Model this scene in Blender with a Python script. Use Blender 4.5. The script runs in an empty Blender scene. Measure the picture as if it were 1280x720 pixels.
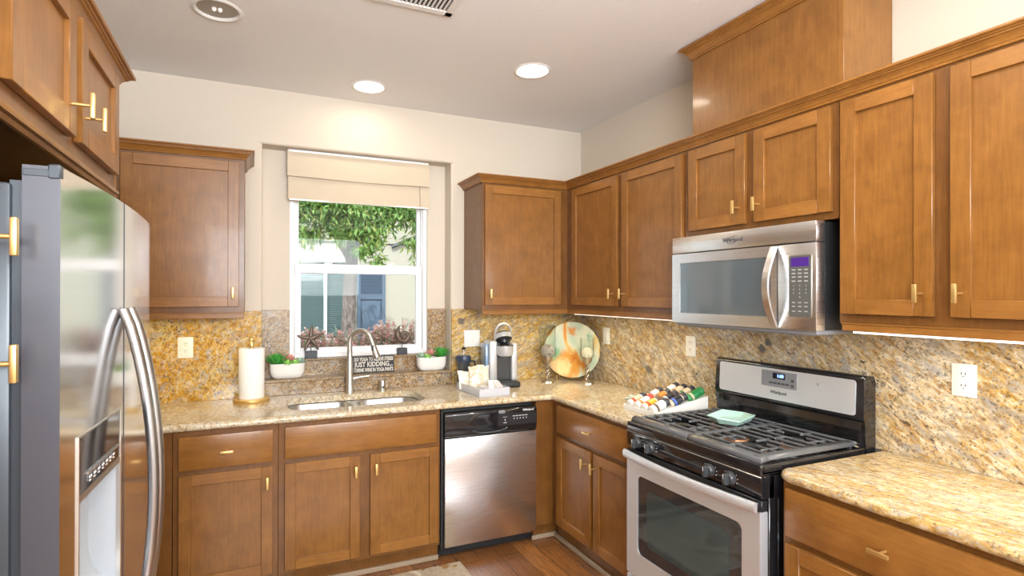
import bpy, bmesh, math, random
from mathutils import Vector, Matrix, Euler
random.seed(7)
PI = math.pi
S = bpy.context.scene
COL = S.collection

# ------------------------------------------------------------------ camera
YAW, PITCH, ROLL = 0.4083, 0.0023, 0.0020
def camera():
    cy, sy, cp, sp = math.cos(YAW), math.sin(YAW), math.cos(PITCH), math.sin(PITCH)
    F = Vector((sy*cp, cy*cp, sp)); R = Vector((cy, -sy, 0)); U = R.cross(F)
    c, s = math.cos(ROLL), math.sin(ROLL)
    R2 = R*c + U*s; U2 = -R*s + U*c
    cd = bpy.data.cameras.new('camera'); o = bpy.data.objects.new('camera', cd); COL.objects.link(o)
    m = Matrix((R2, U2, -F)).transposed().to_4x4()
    m.translation = Vector((-2.366, -3.5827, 1.5409)); o.matrix_world = m
    cd.sensor_width = 36; cd.lens = 675.66*36/1280
    cd.shift_x = 33.79/1280; cd.shift_y = 6.63/1280; cd.clip_start = 0.02
    S.camera = o
camera()

# ------------------------------------------------------------------ exposure, world, sun, large lights
S.view_settings.view_transform = 'Standard'
S.view_settings.look = 'None'
S.view_settings.gamma = 1.0
S.view_settings.use_curve_mapping = False
S.view_settings.exposure = 0.0
w = bpy.data.worlds.new('world'); S.world = w; w.use_nodes = True
nt = w.node_tree; nt.nodes.clear()
wo = nt.nodes.new('ShaderNodeOutputWorld'); wb = nt.nodes.new('ShaderNodeBackground')
wb.inputs[0].default_value = (0.80, 0.90, 1.0, 1); wb.inputs[1].default_value = 1.7
nt.links.new(wb.outputs[0], wo.inputs[0])

def lamp(name, kind, loc, energy, color=(1, 1, 1), aim=None, size=None, size_y=None, parent=None, spot=None, shape=None):
    l = bpy.data.lights.new(name, kind); l.energy = energy; l.color = color
    if kind == 'AREA':
        l.shape = shape or ('RECTANGLE' if size_y else 'DISK'); l.size = size
        if size_y: l.size_y = size_y
    if kind == 'SPOT':
        l.spot_size = spot; l.spot_blend = 0.6; l.shadow_soft_size = size or 0.05
    if kind == 'SUN': l.angle = 0.01
    o = bpy.data.objects.new(name, l); COL.objects.link(o); o.location = loc
    if aim is not None:
        o.rotation_euler = (Vector(aim) - Vector(loc)).to_track_quat('-Z', 'Y').to_euler()
    if parent is not None:
        o.parent = parent; o.location = Vector(loc) - parent.location
    return o
lamp('sun', 'SUN', (0, -2, 12), 2.9, (1.0, 0.98, 0.95), aim=(0.9, 1.0, 9.2))
lamp('rear_daylight_fill', 'AREA', (-1.9, -6.9, 2.06), 225, (0.89, 0.95, 1.0), aim=(-1.9, 0, 0.9), size=3.0, size_y=1.1)  # added unseen lamp standing in for daylight from behind the camera
lamp('side_fill', 'AREA', (-3.38, -4.7, 1.5), 60, (0.88, 0.95, 1.0), aim=(0, -3.6, 1.45), size=2.2, size_y=1.9)  # added unseen side lamp; the wall behind it has no window
lamp('ceiling_bounce_fill', 'AREA', (-1.9, -4.1, 1.95), 74, (0.94, 0.97, 1.0), aim=(-1.9, -3.6, 2.8), size=0.9, size_y=0.9)  # added unseen lamp aimed up, for soft fill off the ceiling

# ------------------------------------------------------------------ materials
MATS = {}
def srgb(r, g, b):
    f = lambda c: (c/255)/12.92 if c/255 <= 0.04045 else ((c/255+0.055)/1.055)**2.4
    return (f(r), f(g), f(b), 1)
def mat(name, col, rough=0.5, metal=0.0, spec=0.5, coat=0.0, emit=None, estr=0.0, trans=0.0, aniso=0.0, alpha=None, sub=0.0):
    m = bpy.data.materials.new(name); m.use_nodes = True
    b = m.node_tree.nodes['Principled BSDF']
    b.inputs['Base Color'].default_value = col if len(col) == 4 else (*col, 1)
    b.inputs['Roughness'].default_value = rough; b.inputs['Metallic'].default_value = metal
    b.inputs['Specular IOR Level'].default_value = spec; b.inputs['Coat Weight'].default_value = coat
    b.inputs['Coat Roughness'].default_value = 0.08
    b.inputs['Transmission Weight'].default_value = trans
    b.inputs['Anisotropic'].default_value = aniso
    if emit: b.inputs['Emission Color'].default_value = (*emit, 1) if len(emit) == 3 else emit; b.inputs['Emission Strength'].default_value = estr
    MATS[name] = m
    return m
class N:
    """small node-tree writer"""
    def __init__(self, m): self.t = m.node_tree; self.b = self.t.nodes['Principled BSDF']
    def add(self, typ, **kw):
        n = self.t.nodes.new(typ)
        for k, v in kw.items():
            if k.startswith('i_'):
                key = k[2:]; key = int(key) if key.isdigit() else key.replace('_', ' ')
                n.inputs[key].default_value = v
            else: setattr(n, k, v)
        return n
    def link(self, a, b): self.t.links.new(a, b)
    def coords(self, scale=(1, 1, 1), rot=(0, 0, 0), rnd=True, tex=False):
        tc = self.add('ShaderNodeTexCoord'); v = tc.outputs['Object']
        if rnd:
            oi = self.add('ShaderNodeObjectInfo'); mu = self.add('ShaderNodeMath', operation='MULTIPLY'); mu.inputs[1].default_value = 13.0
            self.link(oi.outputs['Random'], mu.inputs[0])
            ad = self.add('ShaderNodeVectorMath', operation='ADD'); self.link(v, ad.inputs[0]); self.link(mu.outputs[0], ad.inputs[1]); v = ad.outputs[0]
        mp = self.add('ShaderNodeMapping', vector_type='TEXTURE' if tex else 'POINT'); mp.inputs['Scale'].default_value = scale; mp.inputs['Rotation'].default_value = rot
        self.link(v, mp.inputs[0]); return mp.outputs[0]
    def noise(self, vec, scale, detail=4, rough=0.6, dist=0.0, out='Fac'):
        n = self.add('ShaderNodeTexNoise'); n.inputs['Scale'].default_value = scale; n.inputs['Detail'].default_value = detail
        n.inputs['Roughness'].default_value = rough; n.inputs['Distortion'].default_value = dist
        self.link(vec, n.inputs['Vector']); return n.outputs[out]
    def ramp(self, fac, stops, interp='LINEAR'):
        r = self.add('ShaderNodeValToRGB'); r.color_ramp.interpolation = interp
        e = r.color_ramp.elements
        while len(e) < len(stops): e.new(0.5)
        for i, (p, c) in enumerate(stops):
            e[i].position = p; e[i].color = c if len(c) == 4 else (*c, 1)
        self.link(fac, r.inputs[0]); return r.outputs[0]
    def mix(self, fac, a, b, mode='MIX'):
        m = self.add('ShaderNodeMix', data_type='RGBA', blend_type=mode)
        for s, v in ((m.inputs[0], fac), (m.inputs[6], a), (m.inputs[7], b)):
            if isinstance(v, (float, int)): s.default_value = v
            elif isinstance(v, tuple): s.default_value = v if len(v) == 4 else (*v, 1)
            else: self.link(v, s)
        return m.outputs[2]
    def bump(self, h, strength=0.2, dist=0.002):
        b = self.add('ShaderNodeBump'); b.inputs['Strength'].default_value = strength; b.inputs['Distance'].default_value = dist
        self.link(h, b.inputs['Height']); self.link(b.outputs[0], self.b.inputs['Normal'])
    def color(self, c): self.link(c, self.b.inputs['Base Color'])

def wood(name, horizontal=False, a=(0.186, 0.074, 0.0135), b=(0.284, 0.123, 0.0255), rough=0.33):
    m = mat(name, (*b, 1), rough, spec=0.45, coat=0.15); n = N(m)
    sc = (2.2, 30, 30) if horizontal else (30, 30, 2.2)
    g = n.noise(n.coords(sc), 3.0, 6, 0.6, 0.4)
    bl = n.noise(n.coords((5, 5, 5)), 2.2, 4, 0.6, 0.4)
    c = n.ramp(g, [(0.22, a), (0.78, b)])
    c2 = n.ramp(bl, [(0.28, (0.80, 0.77, 0.70)), (0.72, (1.12, 1.12, 1.12))])
    n.color(n.mix(1.0, c, c2, 'MULTIPLY'))
    return m
WOODV = wood('maple_vertical'); WOODH = wood('maple_horizontal', True, (0.225, 0.092, 0.0185), (0.325, 0.143, 0.0325))
WOODF = wood('maple_frame_shaded', False, (0.128, 0.050, 0.0105), (0.200, 0.083, 0.0185))  # darker, redder maple: shade around doors and drawers put into its colour
WOODIN = mat('maple_shadow_interior', (0.10, 0.035, 0.012), 0.6)

def granite(name, rot, stretch, gold=(0.60, 0.335, 0.07), cream=(0.70, 0.56, 0.34), dark=0.5, rough=0.12, greyamt=0.45, vein=0.6, bias=0.0, fine=1.0, wamt=0.75, blots=()):
    m = mat(name, (*gold, 1), rough, spec=0.5); n = N(m)
    fl = n.coords(tuple(1/x for x in stretch), rot, rnd=False, tex=True); wv = n.coords((1, 1, 1), (0, 0, 0), rnd=False)
    mid = tuple(0.5*(x+y) for x, y in zip(gold, cream)); rust = tuple(x*y for x, y in zip(gold, (0.62, 0.50, 0.40)))
    big = n.noise(fl, 3.0, 5, 0.6, 1.0)
    c = n.ramp(big, [(0.36+bias, gold), (0.50+bias, mid), (0.64+bias, cream)])
    med2 = n.noise(fl, 55*fine, 5, 0.72, 0.3)
    c = n.mix(n.ramp(med2, [(0.40, (0.8,)*3), (0.50, (0, 0, 0))]), c, rust)
    c = n.mix(n.ramp(med2, [(0.52, (0, 0, 0)), (0.64, (wamt,)*3)]), c, (0.80, 0.74, 0.62))
    med = n.noise(fl, 28*fine, 5, 0.72, 0.6)
    c = n.mix(n.ramp(med, [(0.53, (0, 0, 0)), (0.63, (greyamt,)*3)]), c, (0.36, 0.345, 0.325))
    where = n.noise(fl, 6, 4, 0.65, 0.5); wd = n.ramp(where, [(0.42, (0.06,)*3), (0.60, (1, 1, 1))])
    sk = n.noise(fl, 95*fine, 3, 0.65, 0.2); lim = 0.64-0.06*dark
    c = n.mix(n.mix(1.0, n.ramp(sk, [(lim, (0, 0, 0)), (lim+0.035, (0.95,)*3)]), wd, 'MULTIPLY'), c, (0.060, 0.048, 0.042))
    vo = n.add('ShaderNodeTexVoronoi'); vo.inputs['Scale'].default_value = 210*fine; n.link(wv, vo.inputs['Vector'])
    sp = n.add('ShaderNodeSeparateColor'); n.link(vo.outputs['Color'], sp.inputs[0])
    c = n.mix(n.ramp(sp.outputs[0], [(0.0, (0.55,)*3), (0.04+0.05*dark, (0, 0, 0))], 'CONSTANT'), c, (0.08, 0.065, 0.05))
    c = n.mix(n.ramp(sp.outputs[1], [(0.0, (0.5,)*3), (0.13, (0, 0, 0))], 'CONSTANT'), c, (0.46, 0.45, 0.43))
    vn = n.noise(fl, 3.4, 7, 0.72, 1.6)
    c = n.mix(n.ramp(vn, [(0.47, (0, 0, 0)), (0.495, (vein,)*3), (0.505, (vein,)*3), (0.53, (0, 0, 0))]), c, (0.25, 0.21, 0.17))
    for bc, br, bcol in blots:
        tc = n.add('ShaderNodeTexCoord'); dv = n.add('ShaderNodeVectorMath', operation='DISTANCE'); n.link(tc.outputs['Object'], dv.inputs[0]); dv.inputs[1].default_value = bc
        ma = n.add('ShaderNodeMath', operation='MULTIPLY_ADD'); ma.inputs[1].default_value = br*2.2; n.link(n.noise(wv, 22, 3, 0.6), ma.inputs[0]); n.link(dv.outputs['Value'], ma.inputs[2])
        c = n.mix(n.ramp(ma.outputs[0], [(br*1.75, (0.9,)*3), (br*1.95, (0, 0, 0))]), c, bcol)
    n.color(c)
    return m
BLR = (((-0.018, -1.655, 1.272), 0.028, (0.10, 0.10, 0.11)), ((-0.018, -1.685, 1.302), 0.024, (0.10, 0.10, 0.11)), ((-0.018, -0.80, 1.06), 0.035, (0.16, 0.14, 0.12)))
BLB = (((-1.00, -0.018, 1.355), 0.032, (0.12, 0.11, 0.10)),)
GR_L = granite('granite_left_splash', (0, 0.5, 0), (1, 1, 0.9), gold=(0.60, 0.31, 0.02), cream=(0.60, 0.41, 0.11), vein=0.15, dark=1.0, greyamt=0.7, fine=0.75, wamt=0.45)
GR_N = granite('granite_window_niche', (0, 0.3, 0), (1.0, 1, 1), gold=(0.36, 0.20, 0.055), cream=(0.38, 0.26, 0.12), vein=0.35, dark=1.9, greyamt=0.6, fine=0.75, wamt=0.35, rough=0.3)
GR_B = granite('granite_rear_splash', (0, -0.42, 0), (0.5, 1, 1.5), gold=(0.55, 0.31, 0.03), cream=(0.60, 0.44, 0.16), vein=0.75, dark=0.9, greyamt=0.7, fine=0.75, wamt=0.5, blots=BLB)
GR_R = granite('granite_range_splash', (0.62, 0, 0), (1, 0.5, 1.35), gold=(0.54, 0.35, 0.11), cream=(0.68, 0.58, 0.41), vein=0.5, dark=1.1, greyamt=0.85, fine=0.72, blots=BLR)
GR_C = granite('granite_counter', (0, 0, 0.35), (1.0, 1, 1), gold=(0.63, 0.47, 0.24), cream=(0.74, 0.65, 0.48), vein=0.1, dark=0.6, rough=0.08, greyamt=0.45, fine=1.0)
GR_C2 = granite('granite_counter_right', (0, 0, 0.25), (1.5, 0.5, 1), gold=(0.58, 0.37, 0.10), cream=(0.68, 0.55, 0.33), vein=0.4, dark=0.5, rough=0.10, greyamt=0.6, fine=0.8)

def steel(name, col=(0.66, 0.66, 0.67), rough=0.24, streak=(1, 1, 200), amt=0.10, aniso=0.4):
    m = mat(name, (*col, 1), rough, 1.0, aniso=aniso); n = N(m)
    g = n.noise(n.coords(streak), 4, 3, 0.6)
    mr = n.add('ShaderNodeMapRange'); mr.inputs[3].default_value = rough-amt*0.5; mr.inputs[4].default_value = rough+amt*0.5
    n.link(g, mr.inputs[0]); n.link(mr.outputs[0], n.b.inputs['Roughness'])
    n.color(n.ramp(g, [(0.3, tuple(x*0.97 for x in col)), (0.7, tuple(min(1, x*1.02) for x in col))]))
    return m
STEEL = steel('brushed_steel', (0.80, 0.80, 0.81), 0.28, (1, 1, 160), 0.05)
STEEL_H = steel('brushed_steel_range', (0.82, 0.87, 0.94), 0.46, (2, 160, 160), aniso=0.2); STEEL_H.node_tree.nodes['Principled BSDF'].inputs['Metallic'].default_value = 0.8
STEEL_F = steel('fridge_steel', (0.80, 0.81, 0.82), 0.13, (1, 1, 140), 0.05)
STEEL_HANDLE = mat('steel_handle', (0.50, 0.53, 0.57), 0.30, 1.0)
CHROME = mat('brushed_nickel', (0.62, 0.60, 0.56), 0.36, 1.0)
SINKS = mat('sink_steel', (0.50, 0.51, 0.52), 0.34, 1.0)
BRASS = mat('brushed_brass', (0.80, 0.57, 0.23), 0.40, 0.9)
BLACKG = mat('black_gloss_enamel', (0.012, 0.012, 0.014), 0.09, spec=0.6, coat=0.4)
BLACKP = mat('black_plastic', (0.018, 0.019, 0.021), 0.35)
GLASSB = mat('dark_oven_glass', (0.020, 0.027, 0.035), 0.03, spec=0.9, coat=0.6)
GLASSM = mat('microwave_glass', (0.10, 0.13, 0.15), 0.06, spec=0.9, coat=0.5)
DOORSIDE = mat('door_side_grey', (0.085, 0.088, 0.104), 0.30, 0.25)
GREYM = mat('grey_painted_metal', (0.27, 0.28, 0.31), 0.36, 0.3)
GREYD = mat('charcoal_painted_metal', (0.055, 0.065, 0.078), 0.30, 0.2)
IRON = mat('cast_iron_grate', (0.10, 0.105, 0.112), 0.25, 0.0, spec=0.9)
WHITEP = mat('white_plastic', (0.80, 0.79, 0.75), 0.35)
WHITEV = mat('white_vinyl', (0.84, 0.85, 0.86), 0.35)
IVORY = mat('almond_plastic', (0.82, 0.77, 0.65), 0.35)
DARKHOLE = mat('dark_slot', (0.02, 0.02, 0.02), 0.6)
CERAM = mat('white_ceramic', (0.80, 0.78, 0.74), 0.30)
PAPER = mat('paper_towel_white', (0.88, 0.87, 0.84), 0.9)
MINT = mat('mint_ceramic', (0.47, 0.72, 0.63), 0.25, coat=0.3)
MARK = mat('pale_print', (0.75, 0.76, 0.78), 0.5)
MARKD = mat('dark_print', (0.07, 0.07, 0.08), 0.5)
def paint(name, col, bump=0.12, scale=90):
    m = mat(name, (*col, 1), 0.75, spec=0.25); n = N(m)
    n.bump(n.noise(n.coords((1, 1, 1), rnd=False), scale, 3, 0.6), bump, 0.003); return m
WALL = paint('cream_wall_paint', (0.635, 0.565, 0.475))
CEIL = paint('ceiling_paint', (0.86, 0.86, 0.86), 0.35, 60)
SOFTW = mat('white_trim_paint', (0.82, 0.82, 0.80), 0.45)
def glassy(name, tint=(1, 1, 1), rough=0.0, refl=0.7):
    m = bpy.data.materials.new(name); m.use_nodes = True; t = m.node_tree; t.nodes.clear()
    o = t.nodes.new('ShaderNodeOutputMaterial'); tr = t.nodes.new('ShaderNodeBsdfTransparent'); g = t.nodes.new('ShaderNodeBsdfGlossy')
    mx = t.nodes.new('ShaderNodeMixShader'); lw = t.nodes.new('ShaderNodeFresnel'); lw.inputs[0].default_value = 1.25
    tr.inputs[0].default_value = (*tint, 1); g.inputs['Roughness'].default_value = rough
    sc = t.nodes.new('ShaderNodeMath'); sc.operation = 'MULTIPLY'; sc.inputs[1].default_value = refl; t.links.new(lw.outputs[0], sc.inputs[0]); t.links.new(sc.outputs[0], mx.inputs[0]); t.links.new(tr.outputs[0], mx.inputs[1]); t.links.new(g.outputs[0], mx.inputs[2]); t.links.new(mx.outputs[0], o.inputs[0])
    MATS[name] = m; return m
PANE = glassy('window_pane', (0.97, 0.99, 0.98)); CLEAR = glassy('clear_glass', (0.97, 0.985, 0.975), refl=0.45); MILK = mat('milky_acrylic', (0.72, 0.74, 0.80), 0.12, coat=0.4); MILK.node_tree.nodes['Principled BSDF'].inputs['Alpha'].default_value = 0.55
ACRY = glassy('clear_acrylic', (0.90, 0.92, 0.95), refl=0.6)

# ------------------------------------------------------------------ mesh builder
class MB:
    def __init__(self): self.bm = bmesh.new()
    def _mi(self, faces, mi):
        for f in faces: f.material_index = mi
    def box(self, x0, x1, y0, y1, z0, z1, bev=0.0, mi=0, seg=1, m=None):
        if x1 < x0: x0, x1 = x1, x0
        if y1 < y0: y0, y1 = y1, y0
        if z1 < z0: z0, z1 = z1, z0
        n0 = set(self.bm.faces)
        mt = Matrix.Translation(((x0+x1)/2, (y0+y1)/2, (z0+z1)/2)) @ Matrix.Diagonal((x1-x0, y1-y0, z1-z0, 1))
        if m is not None: mt = m @ mt
        r = bmesh.ops.create_cube(self.bm, size=1, matrix=mt)
        if bev > 0:
            es = list({e for v in r['verts'] for e in v.link_edges})
            bmesh.ops.bevel(self.bm, geom=es, offset=min(bev, 0.45*min(x1-x0, y1-y0, z1-z0)), segments=seg, affect='EDGES', profile=0.5)
        self._mi([f for f in self.bm.faces if f not in n0], mi); return self
    def grid(self, rows, mi=0, cu=False, cv=False, flip=False):
        """rows: list of lists of points -> quads"""
        vs = [[self.bm.verts.new(p) for p in r] for r in rows]
        nr, nc = len(vs), len(vs[0])
        for i in range(nr if cv else nr-1):
            for j in range(nc if cu else nc-1):
                q = [vs[i][j], vs[i][(j+1) % nc], vs[(i+1) % nr][(j+1) % nc], vs[(i+1) % nr][j]]
                if flip: q.reverse()
                try: self.bm.faces.new(q).material_index = mi
                except ValueError: pass
        return vs
    def face(self, pts, mi=0):
        f = self.bm.faces.new([self.bm.verts.new(p) for p in pts]); f.material_index = mi; return f
    def cap(self, ring, mi=0, rev=False):
        r = list(ring)
        if rev: r.reverse()
        try: self.bm.faces.new(r).material_index = mi
        except ValueError: pass
    def lathe(self, prof, c=(0, 0, 0), seg=24, mi=0, m=None, caps=True, sx=1, sy=1):
        rows = []
        for r, z in prof:
            row = []
            for k in range(seg):
                a = 2*PI*k/seg; p = Vector((c[0]+r*sx*math.cos(a), c[1]+r*sy*math.sin(a), c[2]+z))
                row.append(m @ p if m is not None else p)
            rows.append(row)
        vs = self.grid(rows, mi, cu=True)
        if caps:
            if prof[0][0] > 1e-5: self.cap(vs[0], mi, True)
            if prof[-1][0] > 1e-5: self.cap(vs[-1], mi)
        return vs
    def cyl(self, p0, p1, r0, r1=None, seg=16, mi=0, bev=0):
        p0, p1 = Vector(p0), Vector(p1); r1 = r0 if r1 is None else r1
        d = p1-p0; L = d.length; m = Matrix.Translation(p0) @ d.to_track_quat('Z', 'Y').to_matrix().to_4x4()
        pr = [(r0, 0), (r1, L)] if not bev else [(r0-bev, 0), (r0, bev), (r1, L-bev), (r1-bev, L)]
        self.lathe(pr, seg=seg, mi=mi, m=m)
    def tube(self, pts, r, seg=10, mi=0, ry=None, cyc=False, up=None):
        pts = [Vector(p) for p in pts]; n = len(pts); rows = []
        prev = None
        for i in range(n):
            a = pts[i-1] if (i > 0 or cyc) else pts[i]; b = pts[(i+1) % n] if (i < n-1 or cyc) else pts[i]
            t = (b-a).normalized()
            if up is not None: s = t.cross(Vector(up)).normalized()
            else:
                if prev is None:
                    s = t.cross(Vector((0, 0, 1)) if abs(t.z) < 0.9 else Vector((1, 0, 0))).normalized()
                else: s = (prev - t*prev.dot(t)).normalized()
            prev = s; u = s.cross(t)
            rr = r[i] if isinstance(r, (list, tuple)) else r
            r2 = rr if ry is None else (ry[i] if isinstance(ry, (list, tuple)) else ry)
            rows.append([pts[i] + s*rr*math.cos(2*PI*k/seg) + u*r2*math.sin(2*PI*k/seg) for k in range(seg)])
        vs = self.grid(rows, mi, cu=True, cv=cyc)
        if not cyc: self.cap(vs[0], mi, True); self.cap(vs[-1], mi)
    def sweep(self, prof, path, mi=0, closed=False):
        """prof: [(out, z)] swept along an XY path; out points to the right of travel; corners are mitred"""
        P = [Vector((p[0], p[1])) for p in path]; n = len(P); rows = []
        for i in range(n):
            d0 = (P[i]-P[i-1]).normalized() if i > 0 else (P[1]-P[0]).normalized()
            d1 = (P[i+1]-P[i]).normalized() if i < n-1 else d0
            n0, n1 = Vector((d0.y, -d0.x)), Vector((d1.y, -d1.x))
            mv = (n0+n1).normalized(); k = 1/max(0.2, mv.dot(n0))
            zb = path[i][2] if len(path[i]) > 2 else 0
            rows.append([(P[i].x+mv.x*k*o, P[i].y+mv.y*k*o, zb+z) for o, z in prof])
        vs = self.grid(rows, mi, cu=closed)
        if closed: self.cap(vs[0], mi); self.cap(vs[-1], mi, True)
    def prism(self, pts, axis, d0, d1, mi=0, bev=0):
        """2-D polygon extruded along axis 'x','y' or 'z'; pts are the other two coordinates in order"""
        f = {'x': lambda a, b, d: (d, a, b), 'y': lambda a, b, d: (a, d, b), 'z': lambda a, b, d: (a, b, d)}[axis]
        n0 = set(self.bm.faces)
        A = [self.bm.verts.new(f(a, b, d0)) for a, b in pts]; B = [self.bm.verts.new(f(a, b, d1)) for a, b in pts]
        n = len(pts)
        self.bm.faces.new(A[::-1]); self.bm.faces.new(B)
        for i in range(n): self.bm.faces.new((A[i], A[(i+1) % n], B[(i+1) % n], B[i]))
        fs = [q for q in self.bm.faces if q not in n0]
        if bev:
            es = [e for e in {e for q in fs for e in q.edges}]
            bmesh.ops.bevel(self.bm, geom=es, offset=bev, segments=1, affect='EDGES')
            fs = [q for q in self.bm.faces if q not in n0]
        self._mi(fs, mi)
    def ball(self, c, r, mi=0, sub=2, sc=(1, 1, 1)):
        n0 = set(self.bm.faces)
        bmesh.ops.create_icosphere(self.bm, subdivisions=sub, radius=r, matrix=Matrix.Translation(c) @ Matrix.Diagonal((*sc, 1)))
        self._mi([f for f in self.bm.faces if f not in n0], mi)
    def text(self, s, m, size, mi=0, depth=0.0006, bold=0.0, align='CENTER'):
        cu = bpy.data.curves.new('t', 'FONT'); cu.body = s; cu.size = size; cu.extrude = depth; cu.offset = bold
        cu.align_x = align; cu.align_y = 'CENTER'; cu.resolution_u = 2
        o = bpy.data.objects.new('t', cu); COL.objects.link(o)
        me = bpy.data.meshes.new_from_object(o.evaluated_get(bpy.context.evaluated_depsgraph_get()))
        bpy.data.objects.remove(o); bpy.data.curves.remove(cu)
        w = max((abs(v.co.x) for v in me.vertices), default=0)
        me.transform(m)
        n0 = set(self.bm.faces); self.bm.from_mesh(me); bpy.data.meshes.remove(me)
        self._mi([f for f in self.bm.faces if f not in n0], mi); return 2*w
    def move(self, m): self.bm.transform(m); return self
    def build(self, name, mats, parent=None, ang=38, smooth=True, norm=True):
        bm = self.bm
        if norm: bmesh.ops.recalc_face_normals(bm, faces=bm.faces)
        if smooth:
            for f in bm.faces: f.smooth = True
            lim = math.radians(ang)
            for e in bm.edges:
                if len(e.link_faces) != 2 or e.calc_face_angle(4) > lim: e.smooth = False
        me = bpy.data.meshes.new(name); bm.to_mesh(me); bm.free()
        for m in (mats if isinstance(mats, (list, tuple)) else [mats]): me.materials.append(m)
        o = bpy.data.objects.new(name, me); COL.objects.link(o)
        if parent is not None: o.parent = parent
        return o

def tag(o, label=None, cat=None, group=None, kind=None):
    if label: o['label'] = label
    if cat: o['category'] = cat
    if group: o['group'] = group
    if kind: o['kind'] = kind
    return o
def thing(name, label, cat, loc=(0, 0, 0), rotz=0.0, group=None):
    o = bpy.data.objects.new(name, None); COL.objects.link(o); o.empty_display_size = 0.05
    o.location = loc; o.rotation_euler = (0, 0, rotz); return tag(o, label, cat, group)
def struct(o, label=None): return tag(o, label, None, None, 'structure')
def kids(o): return [c for c in bpy.data.objects if c.parent == o]
def copy_tree(o, parent=None):
    c = o.copy(); COL.objects.link(c); c.parent = parent
    for ch in kids(o):
        if ch.parent == o and ch is not c: copy_tree(ch, c)
    return c
RIGHT = -PI/2      # local front (-y) faces the room from the right-hand wall
LEFT = PI/2

# ------------------------------------------------------------------ room shell
H = 2.805; XL = -3.42; YR = -7.0
NX0, NX1, NZ1 = -2.306, -1.077, 2.465      # niche round the window
NY = 0.13
WX0, WX1, WZ0, WZ1 = -2.138, -1.210, 1.122, 2.42

def floor():
    m = mat('dark_wood_floor', (0.20, 0.08, 0.03), 0.30, spec=0.5, coat=0.15); n = N(m)
    v = n.coords((1, 1, 1), (0, 0, PI/2), rnd=False)
    br = n.add('ShaderNodeTexBrick'); br.inputs['Scale'].default_value = 1.0; br.inputs['Mortar Size'].default_value = 0.0022
    br.inputs['Brick Width'].default_value = 1.1; br.inputs['Row Height'].default_value = 0.127; br.offset = 0.37
    br.inputs['Color1'].default_value = (0.33, 0.140, 0.042, 1); br.inputs['Color2'].default_value = (0.20, 0.080, 0.025, 1); br.inputs['Mortar'].default_value = (0.035, 0.014, 0.006, 1)
    n.link(v, br.inputs['Vector'])
    g = n.noise(n.coords((30, 2.2, 30), rnd=False), 3, 6, 0.65, 0.8)
    k = n.noise(n.coords((9, 4, 9), rnd=False), 3, 4, 0.6, 1.2)
    c = n.mix(1.0, br.outputs[0], n.ramp(g, [(0.3, (0.45, 0.42, 0.4)), (0.7, (1.45, 1.4, 1.3))]), 'MULTIPLY')
    c = n.mix(n.ramp(k, [(0.62, (0, 0, 0)), (0.70, (0.75,)*3)]), c, (0.05, 0.024, 0.013))
    n.color(c); n.bump(k, 0.25, 0.004)
    b = MB(); b.box(XL-0.1, 0.1, YR-0.1, 0.24, -0.08, 0.0); struct(b.build('floor', m))
floor()

LIGHTS = [(-2.508, -0.905), (-1.711, -0.285), (-0.912, -0.89), (-1.9, -2.6), (-1.05, -2.45)]
CAN_R = 0.088
def ceiling():
    b = MB(); hs = 0.13
    xs = sorted({XL-0.1, 0.1} | {x+s*hs for x, y in LIGHTS for s in (-1, 1)}); ys = sorted({YR-0.1, 0.24} | {y+s*hs for x, y in LIGHTS for s in (-1, 1)})
    def hole(cx, cy):
        for x, y in LIGHTS:
            if abs(cx-x) < hs and abs(cy-y) < hs: return True
        return False
    for i in range(len(xs)-1):
        for j in range(len(ys)-1):
            if hole((xs[i]+xs[i+1])/2, (ys[j]+ys[j+1])/2): continue
            b.face([(xs[i], ys[j], H), (xs[i], ys[j+1], H), (xs[i+1], ys[j+1], H), (xs[i+1], ys[j], H)])
    for x, y in LIGHTS:
        outer, inner, up = [], [], []
        for k in range(32):
            a = 2*PI*k/32; ca, sa = math.cos(a), math.sin(a); q = max(abs(ca), abs(sa))
            outer.append((x+hs*ca/q, y+hs*sa/q, H)); inner.append((x+CAN_R*ca, y+CAN_R*sa, H)); up.append((x+CAN_R*ca, y+CAN_R*sa, H+0.02))
        b.grid([outer, inner, up], cu=True)
    b.face([(XL-0.1, YR-0.1, H+0.18), (0.1, YR-0.1, H+0.18), (0.1, 0.24, H+0.18), (XL-0.1, 0.24, H+0.18)])
    struct(b.build('ceiling', CEIL, norm=False, smooth=False))
ceiling()

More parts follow.
